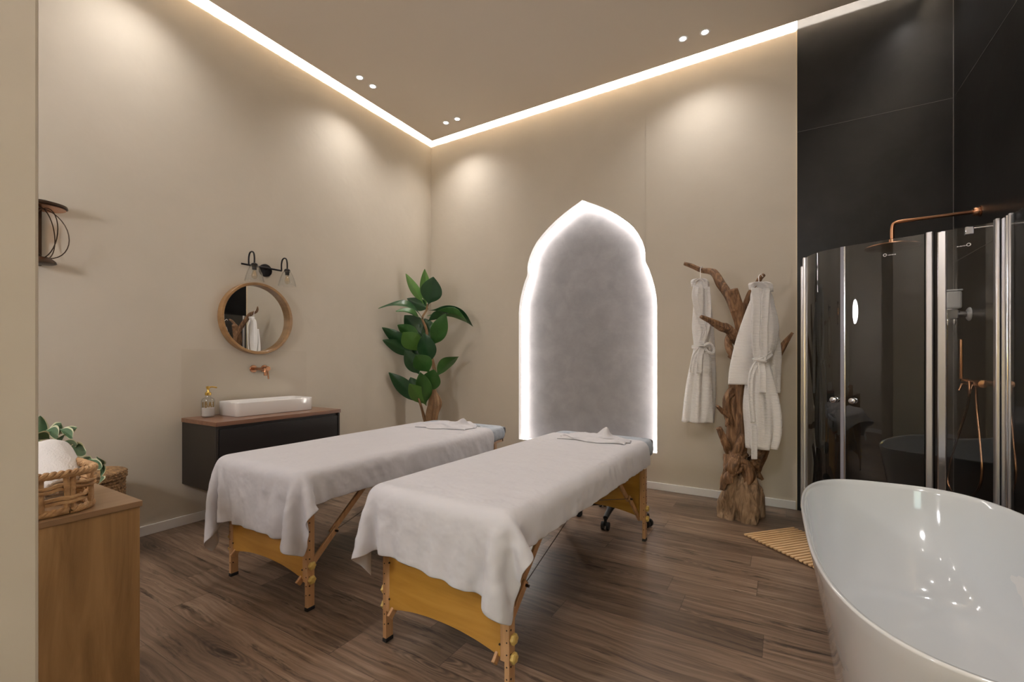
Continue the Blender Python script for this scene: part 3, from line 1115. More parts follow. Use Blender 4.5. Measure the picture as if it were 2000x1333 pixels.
# round mirror
mc = Vector((XL, 2.19, 1.613))
mr = thing('wall_mirror', 'round mirror with a bamboo rim above the basin', 'mirror', mc)
R0 = .307
obj('rim', LA([(R0 - .004, 0), (R0, .004), (R0, .060), (R0 - .003, .064), (R0 - .020, .064), (R0 - .024, .060), (R0 - .024, .012), (R0 - .024, 0)], seg=96, axis='x'), M['bamboo'], mr, angle=35)
obj('mirror_glass', LA([(.0001, .018), (R0 - .024, .018)], seg=96, axis='x'), M['mirror'], mr, smooth=False).rotation_euler = (0, 0, math.radians(1.0))
obj('backing', LA([(.0001, .003), (R0 - .006, .003)], seg=64, axis='x'), M['bamboo'], mr)

# sconce with two glass shades
sc0 = Vector((XL, 2.275, 2.045))
sc = thing('vanity_light', 'black two-lamp wall light with clear bell glass shades above the round mirror', 'wall light', sc0)
obj('back_plate', LA([(.0001, .020), (.052, .020), (.056, .014), (.056, 0)], seg=40, axis='x'), M['black_metal'], sc)
obj('bar', T([(.045, -.225, .015), (.045, .125, .015)], .008, seg=12), M['black_metal'], sc)
obj('stem', T([(.0, 0, .012), (.045, 0, .015)], .012, seg=12), M['black_metal'], sc)
for yy in (-.165, .125):
    arm = obj('arm', T([(.045, yy, .015), (.045, yy, .075), (.060, yy, .112), (.090, yy, .122), (.118, yy, .108), (.130, yy, .070), (.130, yy, .02)], .0065, seg=12, n=36), M['black_metal'], sc)
    obj('lamp_cap', LA([(.0001, .012), (.014, .012), (.024, .004), (.026, -.012), (.018, -.020), (.016, -.045), (.0001, -.045)], seg=28, c=(.130, yy, .010)), M['black_metal'], arm)
    obj('glass_shade', LA([(.027, -.008), (.040, -.030), (.055, -.065), (.066, -.105), (.073, -.140), (.0705, -.140), (.0635, -.105), (.0525, -.065), (.0375, -.030), (.0245, -.010)], seg=48, c=(.130, yy, .010), mod=lambda i, a: 1 + .015 * math.cos(12 * a)), M['clear'], arm)
    obj('bulb', LA([(.012, -.045), (.013, -.055), (.020, -.075), (.024, -.095), (.018, -.115), (.0001, -.124)], seg=20, c=(.130, yy, .010)), M['bulb'], arm)
    bm = bmesh.new()
    for k in range(5):
        a = k * 2 * PI / 5
        tube(bm, [(.130 + .004 * math.cos(a), yy + .004 * math.sin(a), -.045), (.130 + .012 * math.cos(a), yy + .012 * math.sin(a), -.085)], .0012, seg=5)
    obj('filament', bm, M['fil'], arm)

# cage wall lamp at the far left
wl = thing('cage_wall_lamp', 'dark bronze cage wall lamp with copper-lined shade above the oak cabinet', 'wall lamp', (XL, .862, 2.02))
obj('back_bar', B(0.015, .035, -.012, .012, -.19, .19), M['bronze'], wl, bevel=.002)
obj('lamp_shade', LA([(.022, .165), (.100, .150), (.108, .156), (.106, .168), (.03, .190), (.0001, .192)], seg=40, c=(.11, 0, 0)), M['bronze'], wl)
obj('shade_lining', LA([(.0001, .160), (.022, .160), (.098, .146), (.100, .1475)], seg=40, c=(.11, 0, 0)), M['copper'], wl)
obj('lamp_base', LA([(.0001, -.150), (.03, -.150), (.056, -.172), (.060, -.186), (.045, -.192), (.0001, -.192)], seg=32, c=(.11, 0, 0)), M['bronze'], wl)
obj('bracket', B(.0, .11, -.012, .012, .172, .184), M['bronze'], wl)
obj('bracket', B(.0, .11, -.012, .012, -.186, -.176), M['bronze'], wl)
for rot in (20, 80, 140):
    a = math.radians(rot)
    pts = []
    for k in range(32):
        th = 2 * PI * k / 32
        rr, zz = .112 * math.sin(th), -.005 + .148 * math.cos(th)
        tl = .35 * rr
        pts.append((.11 + rr * math.cos(a), rr * math.sin(a), zz + tl * (1 if rot == 20 else -1) * .5))
    obj('hoop', T(pts, .0028, seg=8, closed=True), M['bronze'], wl)
obj('bulb', LA([(.012, .10), (.016, .07), (.028, .03), (.026, 0), (.0001, -.02)], seg=20, c=(.11, -.062, -.02)), M['amber'], wl)

# ------------------------------------------------------------------ low wooden cabinet, left foreground
CXF, CY1, CZ = -1.966, .694, .75
cb = thing('wooden_cabinet', 'brown oak veneer cabinet carrying the basket with the rolled towel', 'cabinet', (CXF, CY1, 0))
obj('body', B(-.43, 0, -1.25, -.002, 0.02, CZ - .020), M['oak'], cb, bevel=.0015)
obj('cabinet_top', B(-.435, .006, -1.255, .004, CZ - .020, CZ), M['oak_top'], cb, bevel=.0015)
obj('plinth', B(-.41, -.02, -1.22, -.02, 0, .02), M['oak'], cb)

# open weave basket on it
BKX1, BKX0, BKY1, BKY0, BKZ, BKH = -1.995, -2.315, .585, .17, CZ + .001, .138
bk = thing('towel_basket', 'open-weave water hyacinth basket with a rolled towel on the wooden cabinet', 'basket', (BKX1, BKY1, BKZ))


def bk_outline(infl, n):
    pts = rrect(BKX0 - infl, BKX1 + infl, BKY0 - infl, BKY1 + infl, .07 + infl, 10)
    out, m = [], len(pts)
    seg = [math.dist(pts[i], pts[(i + 1) % m]) for i in range(m)]
    tot = sum(seg)
    for k in range(n):
        d = k / n * tot
        i = 0
        while d > seg[i]:
            d -= seg[i]
            i += 1
        f = d / seg[i] if seg[i] else 0
        p, q = pts[i], pts[(i + 1) % m]
        out.append(Vector((p[0] + (q[0] - p[0]) * f - BKX1, p[1] + (q[1] - p[1]) * f - BKY1, 0)))
    return out


def bk_mod(t, a):
    return 1 + .16 * math.sin(3 * a + t * 50)


def braid(z, r, infl):
    bm = bmesh.new()
    base = bk_outline(infl, 240)
    for ph in (0, 2.09, 4.19):
        pts = []
        for k, p in enumerate(base):
            a = k / 240 * 2 * PI * 26 + ph
            nrm = (p - Vector((-.16, -.21, 0))).normalized()
            pts.append(p + nrm * (math.cos(a) * r * .7) + Vector((0, 0, z + math.sin(a) * r * .7)))
        tube(bm, pts, r * .72, seg=7, closed=True)
    return bm


obj('rim', braid(BKH - .006, .010, .006), M['rush'], bk)
obj('base_braid', braid(.011, .009, .0), M['rush'], bk)
NS = 18
st_pts = bk_outline(0, NS * 8)
for lv, zz in enumerate((.046, .088)):
    bm = bmesh.new()
    for off in (-.0065, .0065):
        pts = []
        for k, p in enumerate(st_pts):
            w_ = math.cos(k / 8 * PI + lv * PI)
            nrm = (p - Vector((-.16, -.21, 0))).normalized()
            pts.append(p + nrm * (w_ * .010) + Vector((0, 0, zz + off + .002 * math.sin(k * .9))))
        tube(bm, pts, .0060, seg=8, closed=True, mod=bk_mod)
    obj('weaver', bm, M['rush'], bk)
for i in range(NS):
    p = st_pts[i * 8]
    tdir = (st_pts[(i * 8 + 1) % len(st_pts)] - p).normalized()
    bm = bmesh.new()
    for off in (-.007, .007):
        pts = [p + tdir * (off * (1.3 if z in (0, 3) else 1)) + Vector((0, 0, .012 + (BKH - .02) * z / 3)) for z in range(4)]
        tube(bm, pts, .0075, seg=8, n=8, mod=bk_mod)
    obj('stake', bm, M['rush'], bk)

# rolled towel leaning in the basket
ax0 = at(119, 974, 1.565) + Vector((0, 0, .03))
ax1 = at(88, 884, 1.63)
axd = (ax1 - ax0).normalized()
e1 = axd.cross(Vector((1, 0, 0))).normalized()
e2 = axd.cross(e1)
vs, rings = [], 16
prs = []
for k in range(rings):
    prs.append((k / (rings - 1), 1.0))
sp_n = 120
for t_, _ in prs:
    for j in range(sp_n):
        f = j / (sp_n - 1)
        a = 2 * PI * 3.1 * f + 2.2
        r = .014 + .060 * f + .0018 * math.sin(9 * a + t_ * 8)
        cshr = 1 - .10 * (abs(2 * t_ - 1) ** 8)
        c = ax0.lerp(ax1, t_) + axd * (.010 * math.sin(a * .5) * (1 if t_ > .5 else -1) * (1 if t_ in (0., 1.) else 0))
        vs.append(c + (e1 * math.cos(a) + e2 * math.sin(a)) * r * cshr)
tw = obj('rolled_towel', (vs, grid_faces(rings, sp_n)), M['towel'], solid=.014, subsurf=1, angle=180)
tag(tw, 'rolled white terry towel standing in the basket on the wooden cabinet', 'towel')


# ------------------------------------------------------------------ leaves
def leaf_mesh(p0, p1, w, arch=.2, fold=.25, twist=0.0, n=14, side=None, tipdroop=.0, wob=0.02, seed=0, edge=False, pet=.12):
    """leaf blade from p0 to p1, width w; arch raises the middle"""
    p0, p1 = Vector(p0), Vector(p1)
    d = p1 - p0
    Ln = d.length
    t = d.normalized()
    if side is None:
        side = t.cross(Vector((0, 0, 1)))
        if side.length < .2:
            side = RT.copy()
    side = (side - t * side.dot(t)).normalized()
    up = side.cross(t).normalized()
    nv = 9
    vs = []
    mats = []
    for i in range(n):
        f = i / (n - 1)
        g = max(0, (f - pet) / (1 - pet))
        wid = w * .5 * (math.sin(PI * g ** .8) ** .9 if 0 < g < 1 else 0) + .0025
        c = p0 + d * f + up * (arch * Ln * math.sin(PI * f)) - up * (tipdroop * Ln * f ** 3)
        a = twist * f
        s2 = side * math.cos(a) + up * math.sin(a)
        u2 = up * math.cos(a) - side * math.sin(a)
        for j in range(nv):
            v = j / (nv - 1) * 2 - 1
            off = abs(v) * fold * wid + wob * Ln * math.sin(f * 11 + seed + v * 2) * abs(v)
            vs.append(c + s2 * (v * wid) + u2 * off)
    fs = grid_faces(n, nv)
    return vs, fs


def leaf(name, parent, m, *a, edge=None, **k):
    vs, fs = leaf_mesh(*a, **k)
    vs = [v - parent.location for v in vs]
    o = obj(name, (vs, fs), [m] + ([edge] if edge else []), parent, solid=.0012, subsurf=1, angle=180)
    if edge:
        nv = 9
        for p in o.data.polygons:
            j = p.index % (nv - 1)
            if j in (0, nv - 2):
                p.material_index = 1
    return o


# tall plant in the corner
PB = Vector((-3.52, 4.06, 0))
PD = 5.27
pl = thing('potted_banana_plant', 'tall leafy green plant in the room corner beyond the massage table', 'plant', PB)


def pz(zx, zy, dd=0.0):
    px_, py_ = 700 + zx / 3.92, 500 + zy / 3.92
    d = PD + dd
    q = FW + RT * ((px_ - 1000) / FPX)
    d = min(d, (XL + .06) / q.x, (YB - .06) / q.y)
    return at(px_, py_, d)


obj('pot', LA([(.0001, 0), (.13, 0), (.15, .02), (.20, .42), (.215, .44), (.205, .45), (.185, .44), (.180, .40), (.0001, .40)], seg=48), M['white_pot'], pl)
obj('soil', LA([(.0001, .405), (.183, .400)], seg=32), M['soil'], pl)


def rel(p):
    return Vector(p) - PB


stems = [[(545, 1230, 0), (560, 1120, 0), (575, 1000, .02), (585, 920, .02), (570, 820, 0), (540, 700, 0), (520, 560, 0), (490, 480, 0), (520, 420, 0), (530, 370, 0)],
         [(500, 1230, 0), (480, 1150, -.05), (460, 1090, -.05)],
         [(600, 1220, 0), (630, 1140, -.03), (615, 1080, 0), (575, 1020, 0)]]
for si, s_ in enumerate(stems):
    pts = [rel(pz(*p)) for p in s_]
    pts = [Vector((random.uniform(-.03, .03) + (0, -.05, .05)[si], random.uniform(-.03, .03), .40))] + pts
    rr = [.05, .045, .035, .03, .022, .02, .017, .015, .013, .012, .010][:len(pts)]
    if si:
        rr = [.022, .018, .014, .012, .010][:len(pts)]
    obj('stem', T(pts, rr, seg=10, n=30, mod=lambda t, a: 1 + .15 * math.sin(3 * a + t * 9)), M['stem'], pl)
for q in range(3):
    pts = [rel(pz(560 + 18 * q, 1230, -.05 * q)), rel(pz(565 + 22 * q, 1120, -.06 * q)), rel(pz(575 + 8 * q, 1030, -.03 * q))]
    obj('stem', T([Vector((.03 * q - .03, -.04, .40))] + pts, [.022, .02, .018, .008], seg=8, n=16), M['stem'], pl)
# base, tip, width(px of zoom), material, arch, depth at tip, fold
LV = [((520, 390), (508, 100), 85, 'leaf_l', .0, -.05, .9), ((535, 385), (575, 160), 165, 'leaf_d', -.02, -.12, .2), ((500, 370), (362, 135), 70, 'leaf_l', .02, .0, .5),
      ((540, 410), (372, 325), 95, 'leaf_d', .10, .05, .2), ((500, 490), (150, 405), 85, 'leaf_d', .28, .0, .2), ((480, 490), (285, 425), 90, 'leaf_m', .16, -.15, .3),
      ((530, 420), (880, 545), 95, 'leaf_d', .24, -.05, .25), ((525, 460), (840, 520), 90, 'leaf_m', .22, -.2, .3), ((520, 510), (690, 440), 70, 'leaf_d', .18, -.1, .2), ((565, 700), (670, 440), 125, 'leaf_m', -.04, -.2, .2),
      ((490, 610), (352, 455), 150, 'leaf_d', .05, -.05, .2), ((480, 650), (298, 530), 110, 'leaf_m', .08, -.12, .3), ((475, 740), (342, 585), 150, 'leaf_l', .04, -.25, .2),
      ((430, 730), (180, 548), 95, 'leaf_d', .05, .0, .3), ((450, 770), (185, 645), 105, 'leaf_d', .08, -.15, .3), ((545, 840), (505, 590), 140, 'leaf_d', -.03, -.15, .25),
      ((475, 920), (350, 720), 125, 'leaf_d', -.03, -.05, .3), ((548, 905), (440, 758), 140, 'leaf_m', .05, -.25, .15), ((590, 935), (770, 772), 115, 'leaf_m', .13, -.1, .3),
      ((475, 1140), (232, 893), 115, 'leaf_d', .07, -.1, .3), ((450, 1060), (398, 930), 100, 'leaf_d', 0, .0, .2), ((520, 1150), (388, 980), 130, 'leaf_l', .03, -.2, .2),
      ((530, 1060), (578, 870), 140, 'leaf_m', .0, -.15, .3), ((520, 1150), (475, 890), 120, 'leaf_m', .02, -.25, .3), ((560, 600), (505, 480), 90, 'leaf_d', .0, .1, .2),
      ((440, 640), (470, 520), 110, 'leaf_d', .0, .0, .2), ((500, 800), (400, 640), 150, 'leaf_d', .0, .02, .2), ((560, 560), (500, 740), 120, 'leaf_d', .0, -.05, .2)]
for i, (b_, t_, w_, mm, ar, dd, fo) in enumerate(LV):
    p0, p1 = pz(*b_, 0), pz(*t_, dd)
    w3 = w_ / 3.92 / FPX * PD * 1.02
    dirv = (p1 - p0).normalized()
    sd_ = dirv.cross(FW).normalized()
    tw_ = random.uniform(-.35, .35)
    if ar > .12:
        # horizontal arching leaves: blade lies flatter, arch must go up
        sd_ = (dirv.cross(Vector((0, 0, 1)))).normalized()
        sd_ = (sd_ + Vector((0, 0, 1.1)) * (1 if dirv.dot(RT) > 0 else 1)).normalized()
        upv = sd_.cross(dirv)
        if upv.z < 0:
            ar = -ar
    leaf('leaf', pl, M[mm], p0, p1, w3, arch=ar, fold=fo, side=sd_, twist=tw_, seed=i * 1.7, n=16, wob=.012)

# variegated plant behind the basket
HP = Vector((-2.20, .30, CZ))
hp = thing('variegated_plant', 'small plant with cream-edged green leaves behind the towel basket', 'plant', (-2.30, .62, CZ))
hp.location = (-2.36, .42, CZ - .0)
hp.location = Vector((-2.345, .10, CZ + .001))
obj('pot', LA([(.0001, 0), (.045, 0), (.06, .11), (.063, .115), (.055, .115), (.05, .10), (.0001, .10)], seg=32, c=(0, -.03, 0)), M['white_pot'], hp)


def hz_(zx, zy, depth):
    return at(60 + zx / 5.33, 790 + zy / 5.33, depth)


HL = [((40, 420), (100, 120), 95, 1.88), ((150, 330), (318, 200), 72, 1.86), ((250, 300), (480, 248), 42, 1.90), ((200, 360), (20, 330), 80, 1.80), ((160, 270), (285, 340), 90, 1.84),
      ((300, 260), (435, 352), 62, 1.80), ((360, 310), (270, 360), 70, 1.82), ((360, 470), (575, 500), 95, 1.88), ((330, 390), (480, 430), 40, 1.90), ((560, 600), (740, 665), 60, 1.84),
      ((725, 640), (690, 550), 60, 1.84), ((720, 620), (735, 760), 45, 1.84), ((735, 750), (690, 845), 60, 1.85), ((500, 590), (640, 590), 50, 1.9)]
for i, (b_, t_, w_, dp) in enumerate(HL):
    p0, p1 = hz_(*b_, dp + .03), hz_(*t_, dp - .02)
    dirv = (p1 - p0).normalized()
    leaf('leaf', hp, M['hosta'], p0, p1, w_ / 5.33 / FPX * dp * 1.7, arch=.06, fold=.25, side=dirv.cross(FW).normalized(), twist=random.uniform(-.3, .3), seed=i, n=14, wob=.01, edge=M['cream'], pet=.08)
hpl = hp.location
for pts in ([hz_(-60, 500, 1.95), hz_(40, 380, 1.88), hz_(160, 300, 1.86), hz_(280, 270, 1.87)], [hz_(-40, 520, 1.95), hz_(140, 420, 1.9), hz_(330, 430, 1.91), hz_(500, 600, 1.9), hz_(620, 580, 1.86), hz_(720, 630, 1.84), hz_(735, 760, 1.84)]):
    pp = [Vector((0, -.03, .09))] + [p - hpl for p in pts]
    obj('stem', T(pp, .003, seg=8, n=24), M['hosta'], hp)

# wicker hamper on the floor
hm = thing('wicker_hamper', 'round lidded brown wicker hamper on the floor behind the wooden cabinet', 'hamper', (-3.62, 1.03, 0))


def weave_wall(r, z0, z1, rows, seg, amp, bmx):
    pr = []
    for i in range(rows * 2 + 1):
        pr.append((r, z0 + (z1 - z0) * i / (rows * 2)))
    return lathe(bmx, pr, seg=seg, mod=lambda i, a: 1 + amp * (1 if i % 2 else 0) * (1 + .9 * math.cos(a * seg / 4 + PI * ((i // 2) % 2))))


bm = bmesh.new()
weave_wall(.158, .0, .515, 26, 144, .022, bm)
obj('body', bm, M['wicker'], hm)
bm = bmesh.new()
weave_wall(.166, .52, .565, 3, 144, .022, bm)
lathe(bm, [(.166, .565)] + [(.166 * (1 - k / 11), .565 + .018 * math.sin(k / 11 * PI / 2) + (.003 if k % 2 else 0)) for k in range(1, 11)] + [(.0001, .585)], seg=72, mod=lambda i, a: 1 + .01 * math.cos(a * 18 + (i % 2) * PI))
obj('lid', bm, M['wicker'], hm)

# ------------------------------------------------------------------ driftwood coat stand
DD = 3.62
DB = Vector((-.27, 4.06, 0))
dt = thing('driftwood_coat_stand', 'tall driftwood coat stand holding two white bathrobes against the back wall', 'coat stand', DB)


def dz(px, py, dd=0.0):
    return at(px, py, DD + dd) - DB


def ridged(k1, ph, amp=.16):
    def f(t, a):
        c, s_ = math.cos(a), math.sin(a)
        n1 = noise.noise(Vector((c * 1.3 + ph * 3.1, s_ * 1.3, t * 2.2 + ph)))
        n2 = 1 - 2.2 * abs(noise.noise(Vector((c * 3.2, s_ * 3.2 + ph, t * 3.5))))
        n3 = 1 - 2.2 * abs(noise.noise(Vector((c * 7.5 + ph, s_ * 7.5, t * 5.0))))
        return 1 + amp * (2.6 * n1 + .9 * n2 + .45 * n3)
    return f


def S(*px):
    """half a width in pixels to metres"""
    return [p / FPX * DD for p in px]


branches = [
    ('trunk', [(1432, 985, .10), (1436, 930, .05), (1440, 880, .02), (1443, 830, 0), (1441, 780, 0), (1446, 735, 0), (1452, 690, 0), (1449, 640, 0), (1440, 600, 0), (1431, 565, -.02)], S(9, 12, 14, 15, 14, 16, 10, 9, 9, 6.5), 4),
    ('branch', [(1437, 610, .0), (1425, 580, .06), (1408, 555, .13), (1396, 535, .19), (1385, 530, .24), (1370, 528, .28), (1352, 520, .30), (1336, 515, .30)], S(7, 7, 7, 6, 5, 4, 3.6, 2.6), 3),
    ('branch', [(1452, 680, .02), (1452, 630, .04), (1456, 600, .04), (1464, 575, .02), (1476, 560, -.02), (1484, 545, -.06), (1492, 537, -.1)], S(8, 8, 7, 5, 4, 3.4, 2.8), 3),
    ('branch', [(1443, 668, 0), (1434, 658, -.05), (1420, 642, -.09), (1405, 637, -.12), (1388, 628, -.16), (1369, 619, -.22)], S(9, 8, 7.5, 6.5, 4.5, 2.6), 3),
    ('branch', [(1446, 715, -.02), (1435, 700, -.04), (1424, 680, -.02), (1422, 662, .02), (1430, 645, .02)], S(7, 6, 5.5, 5, 4), 3),
    ('branch', [(1438, 700, .02), (1430, 698, .0), (1423, 697, -.02)], S(5, 4, 2), 3),
    ('branch', [(1470, 790, .0), (1495, 740, .0), (1515, 705, -.02), (1528, 680, -.02), (1537, 665, -.04), (1548, 650, -.06)], S(9, 8, 6, 5, 4, 2.2), 3),
    ('branch', [(1470, 700, .05), (1490, 650, .05), (1502, 615, .02), (1508, 596, 0)], S(7, 6, 4, 2), 3),
    ('branch', [(1432, 840, .0), (1424, 815, -.03), (1412, 805, -.06), (1401, 794, -.10)], S(5.5, 4.5, 4, 2.5), 3),
    ('branch', [(1430, 900, .03), (1424, 880, -.02), (1415, 860, -.05), (1405, 836, -.07)], S(9, 8, 6.5, 4.5), 3),
    ('branch', [(1424, 825, .0), (1420, 805, -.02), (1419, 780, -.02), (1430, 765, .0), (1446, 752, .03)], S(5, 6, 6, 8, 9), 3),
    ('branch', [(1421, 815, -.02), (1420, 825, -.04), (1418, 833, -.06)], S(4, 3, 1.6), 3),
    ('branch', [(1428, 905, -.06), (1441, 880, -.08), (1452, 852, -.06), (1458, 825, -.02), (1462, 800, .02)], S(8, 9, 8, 7, 5), 4),
    ('branch', [(1470, 930, -.02), (1480, 905, -.02), (1490, 882, -.02), (1497, 868, 0)], S(10, 9, 8, 6), 4),
    ('branch', [(1460, 830, .02), (1480, 830, .05), (1505, 832, .02), (1528, 832, -.02)], S(6, 5, 4, 3.5), 3),
    ('branch', [(1410, 958, -.10), (1416, 935, -.08), (1424, 915, -.06), (1428, 890, -.04)], S(3.5, 7, 9, 10), 4),
    ('branch', [(1426, 945, -.14), (1422, 930, -.12), (1436, 922, -.12), (1452, 912, -.12)], S(5, 7, 6, 4), 4),
    ('branch', [(1490, 938, -.06), (1480, 926, -.04), (1474, 915, -.02)], S(2.2, 5, 7), 3),
    ('root', [(1420, 1003, -.02), (1424, 978, -.04), (1432, 950, -.06), (1440, 930, -.05)], S(16, 14, 13, 9), 5),
    ('root', [(1461, 1012, -.10), (1457, 985, -.10), (1455, 955, -.09), (1457, 930, -.07), (1462, 905, -.06)], S(20, 18, 15, 12, 8), 5),
    ('root', [(1482, 1004, -.02), (1481, 980, -.02), (1476, 955, -.02), (1470, 935, 0)], S(7, 8, 8, 6), 4),
    ('root', [(1445, 985, .16), (1447, 950, .14), (1450, 910, .08)], S(13, 12, 10), 4),
    ('root', [(1432, 880, -.06), (1440, 900, -.10), (1455, 905, -.12), (1462, 925, -.12), (1458, 945, -.12)], S(6, 9, 9, 9, 6), 4),
    ('root', [(1428, 930, -.10), (1432, 912, -.12), (1440, 895, -.10), (1455, 885, -.06)], S(7, 10, 9, 6), 4),
    ('root', [(1466, 900, -.08), (1474, 905, -.08), (1480, 918, -.06)], S(10, 9, 5), 4),
]
for i, (nm, pts, rr, k1) in enumerate(branches):
    P3 = [dz(*p) for p in pts]
    low = min(p.z for p in P3)
    if nm == 'root' and i in (18, 19, 20, 21) or nm == 'trunk':
        P3[0].z = 0.0
    rt = obj(nm, T(P3, rr, seg=44, n=max(24, len(pts) * 11), mod=ridged(k1, i * 1.3, .24 if nm != 'branch' else .17)), M['drift_base'] if i in (18, 19, 20) else M['drift'], dt, angle=180)


# ------------------------------------------------------------------ bathrobes
def folded_loft(rings, seg=72, rows=60, folds=9, amp=.10, seed=0, thick=.006, flat=.55):
    """rings: (px, py, half-width px, depth offset, fold strength); returns surface hanging in folds"""
    rs = random.Random(seed)
    ph = [rs.uniform(0, 6.28) for _ in range(6)]
    sp = spline(rings, rows)
    vs = []
    for i, (cx, cy, hwp, dd, fs) in enumerate(sp):
        c = at(cx, cy, DD + dd)
        hw = hwp / FPX * DD
        t = i / (rows - 1)
        for k in range(seg):
            a = 2 * PI * k / seg
            w = 1 + fs * amp * (math.sin(folds * a + ph[0] + 1.2 * math.sin(t * 3 + ph[1])) + .6 * math.sin((folds * 2 - 3) * a + ph[2] + t * 2.5) + .5 * math.sin(3 * a + ph[3] + t * 4))
            dpt = flat + fs * .12
            x = math.cos(a) * hw * (1 + (w - 1) * .35)
            y = math.sin(a) * hw * dpt * w
            vs.append(c + RT * x + FW * y)
    return vs, grid_faces(rows, seg, wrap=True)


def part_from(name, data, m, parent, **k):
    vs, fs = data
    vs = [Vector(v) - parent.location for v in vs]
    return obj(name, (vs, fs), m, parent, angle=180, **k)


def strap(pts, w, parent, name='belt', m=None, dd=0.0, thick=.008):
    """flat cloth strip through picture points (px,py,depth offset), broad side to the room"""
    sp = spline(pts, 26)
    vs = []
    hw = w / 2 / FPX * DD
    P3 = [at(p[0], p[1], DD + p[2]) for p in sp]
    for i, p in enumerate(P3):
        t = (P3[min(i + 1, 25)] - P3[max(i - 1, 0)]).normalized()
        s = t.cross(FW).normalized()
        for j in range(5):
            v = j / 4 * 2 - 1
            vs.append(p + s * (v * hw) + FW * (.004 * math.cos(v * 2.5)))
    return part_from(name, (vs, grid_faces(26, 5)), m or M['robe'], parent, solid=thick, subsurf=1)


mrobe = mat('waffle_cotton', (0.80, 0.79, 0.785), 0.95, sheen=.2, spec=.15)
nt = mrobe.node_tree
tc = N(nt, 'ShaderNodeTexCoord')
wv = N(nt, 'ShaderNodeTexWave', wave_type='BANDS', bands_direction='Z')
wv.inputs['Scale'].default_value = 26
wv.inputs['Distortion'].default_value = .6
nz = N(nt, 'ShaderNodeTexNoise')
nz.inputs['Scale'].default_value = 60
ad = math_node(nt, 'ADD', math_node(nt, 'MULTIPLY', wv.outputs['Fac'], .6), nz.outputs['Fac'])
bp = N(nt, 'ShaderNodeBump')
bp.inputs['Distance'].default_value = .0022
nt.links.new(tc.outputs['Object'], wv.inputs['Vector'])
nt.links.new(tc.outputs['Object'], nz.inputs['Vector'])
nt.links.new(ad, bp.inputs['Height'])
nt.links.new(bp.outputs[0], nt.nodes['Principled BSDF'].inputs['Normal'])
M['robe'] = mrobe

# right (nearer) robe
HDD = -.17
rb = thing('bathrobe', 'white bathrobe with wide sleeve hanging on the right branch of the driftwood stand', 'bathrobe', at(1484, 553, DD + HDD))
part_from('robe_body', folded_loft([(1484, 560, 5, HDD, .1), (1486, 572, 17, HDD, .3), (1489, 600, 20, HDD, .8), (1492, 640, 23, HDD, 1), (1490, 680, 20, HDD, 1), (1486, 704, 13, HDD, .6), (1484, 730, 21, HDD, .9), (1487, 790, 29, HDD, 1.3), (1490, 840, 29, HDD, 1.3), (1487, 876, 25, HDD, 1.4)],
          folds=7, amp=.16, seed=4), M['robe'], rb, solid=.006)
part_from('sleeve', folded_loft([(1477, 580, 8, HDD + .02, .2), (1468, 620, 14, HDD + .03, .5), (1458, 670, 20, HDD + .03, .6), (1450, 720, 23, HDD + .03, .7), (1446, 751, 22, HDD + .03, .7)], folds=4, amp=.10, seed=8, rows=40, flat=.35), M['robe'], rb, solid=.006)
part_from('sleeve', folded_loft([(1498, 590, 8, HDD + .05, .2), (1506, 640, 11, HDD + .07, .6), (1512, 690, 12, HDD + .07, .7), (1513, 740, 10, HDD + .07, .8), (1514, 768, 9, HDD + .07, .8)], folds=4, amp=.16, seed=12, rows=40, flat=.5), M['robe'], rb, solid=.006)
# hood / collar lump
part_from('collar', folded_loft([(1466, 566, 2, HDD - .02, .2), (1472, 556, 8, HDD - .03, .6), (1482, 553, 13, HDD - .04, .9), (1494, 558, 12, HDD - .04, .9), (1503, 570, 6, HDD - .04, .5)], folds=5, amp=.14, seed=2, rows=30, flat=.8), M['robe'], rb, solid=.005)
for pts, w in (([(1474, 562, HDD - .075), (1478, 600, HDD - .095), (1476, 650, HDD - .10), (1478, 690, HDD - .09), (1486, 704, HDD - .085)], 15), ([(1497, 563, HDD - .075), (1494, 600, HDD - .095), (1492, 650, HDD - .10), (1492, 690, HDD - .09), (1486, 704, HDD - .085)], 14)):
    strap(pts, w, rb, 'lapel')
strap([(1472, 700, HDD - .05), (1480, 705, HDD - .09), (1492, 702, HDD - .09), (1508, 690, HDD - .05)], 9, rb)
part_from('knot', folded_loft([(1477, 702, 3, HDD - .11, .3), (1482, 703, 8, HDD - .115, .8), (1488, 707, 8, HDD - .115, .8), (1492, 711, 3, HDD - .11, .3)], folds=4, amp=.15, seed=6, rows=18, seg=28, flat=.9), M['robe'], rb)
strap([(1486, 706, HDD - .11), (1489, 730, HDD - .15), (1489, 768, HDD - .165)], 14, rb, 'belt_tail')
strap([(1482, 706, HDD - .11), (1472, 720, HDD - .13), (1466, 745, HDD - .145), (1466, 785, HDD - .15), (1470, 826, HDD - .155)], 9, rb, 'belt_tail')
strap([(1472, 830, HDD - .10), (1473, 860, HDD - .11), (1473, 898, HDD - .11)], 11, rb, 'belt_tail')
obj('hanger_hook', T([at(1482, 562, DD + HDD) - rb.location, at(1482, 548, DD + HDD) - rb.location, at(1482, 540, DD + HDD + .02) - rb.location, at(1486, 536, DD + HDD + .04) - rb.location, at(1490, 541, DD + HDD + .05) - rb.location], .003, seg=8, n=16), M['white_trim'], rb)

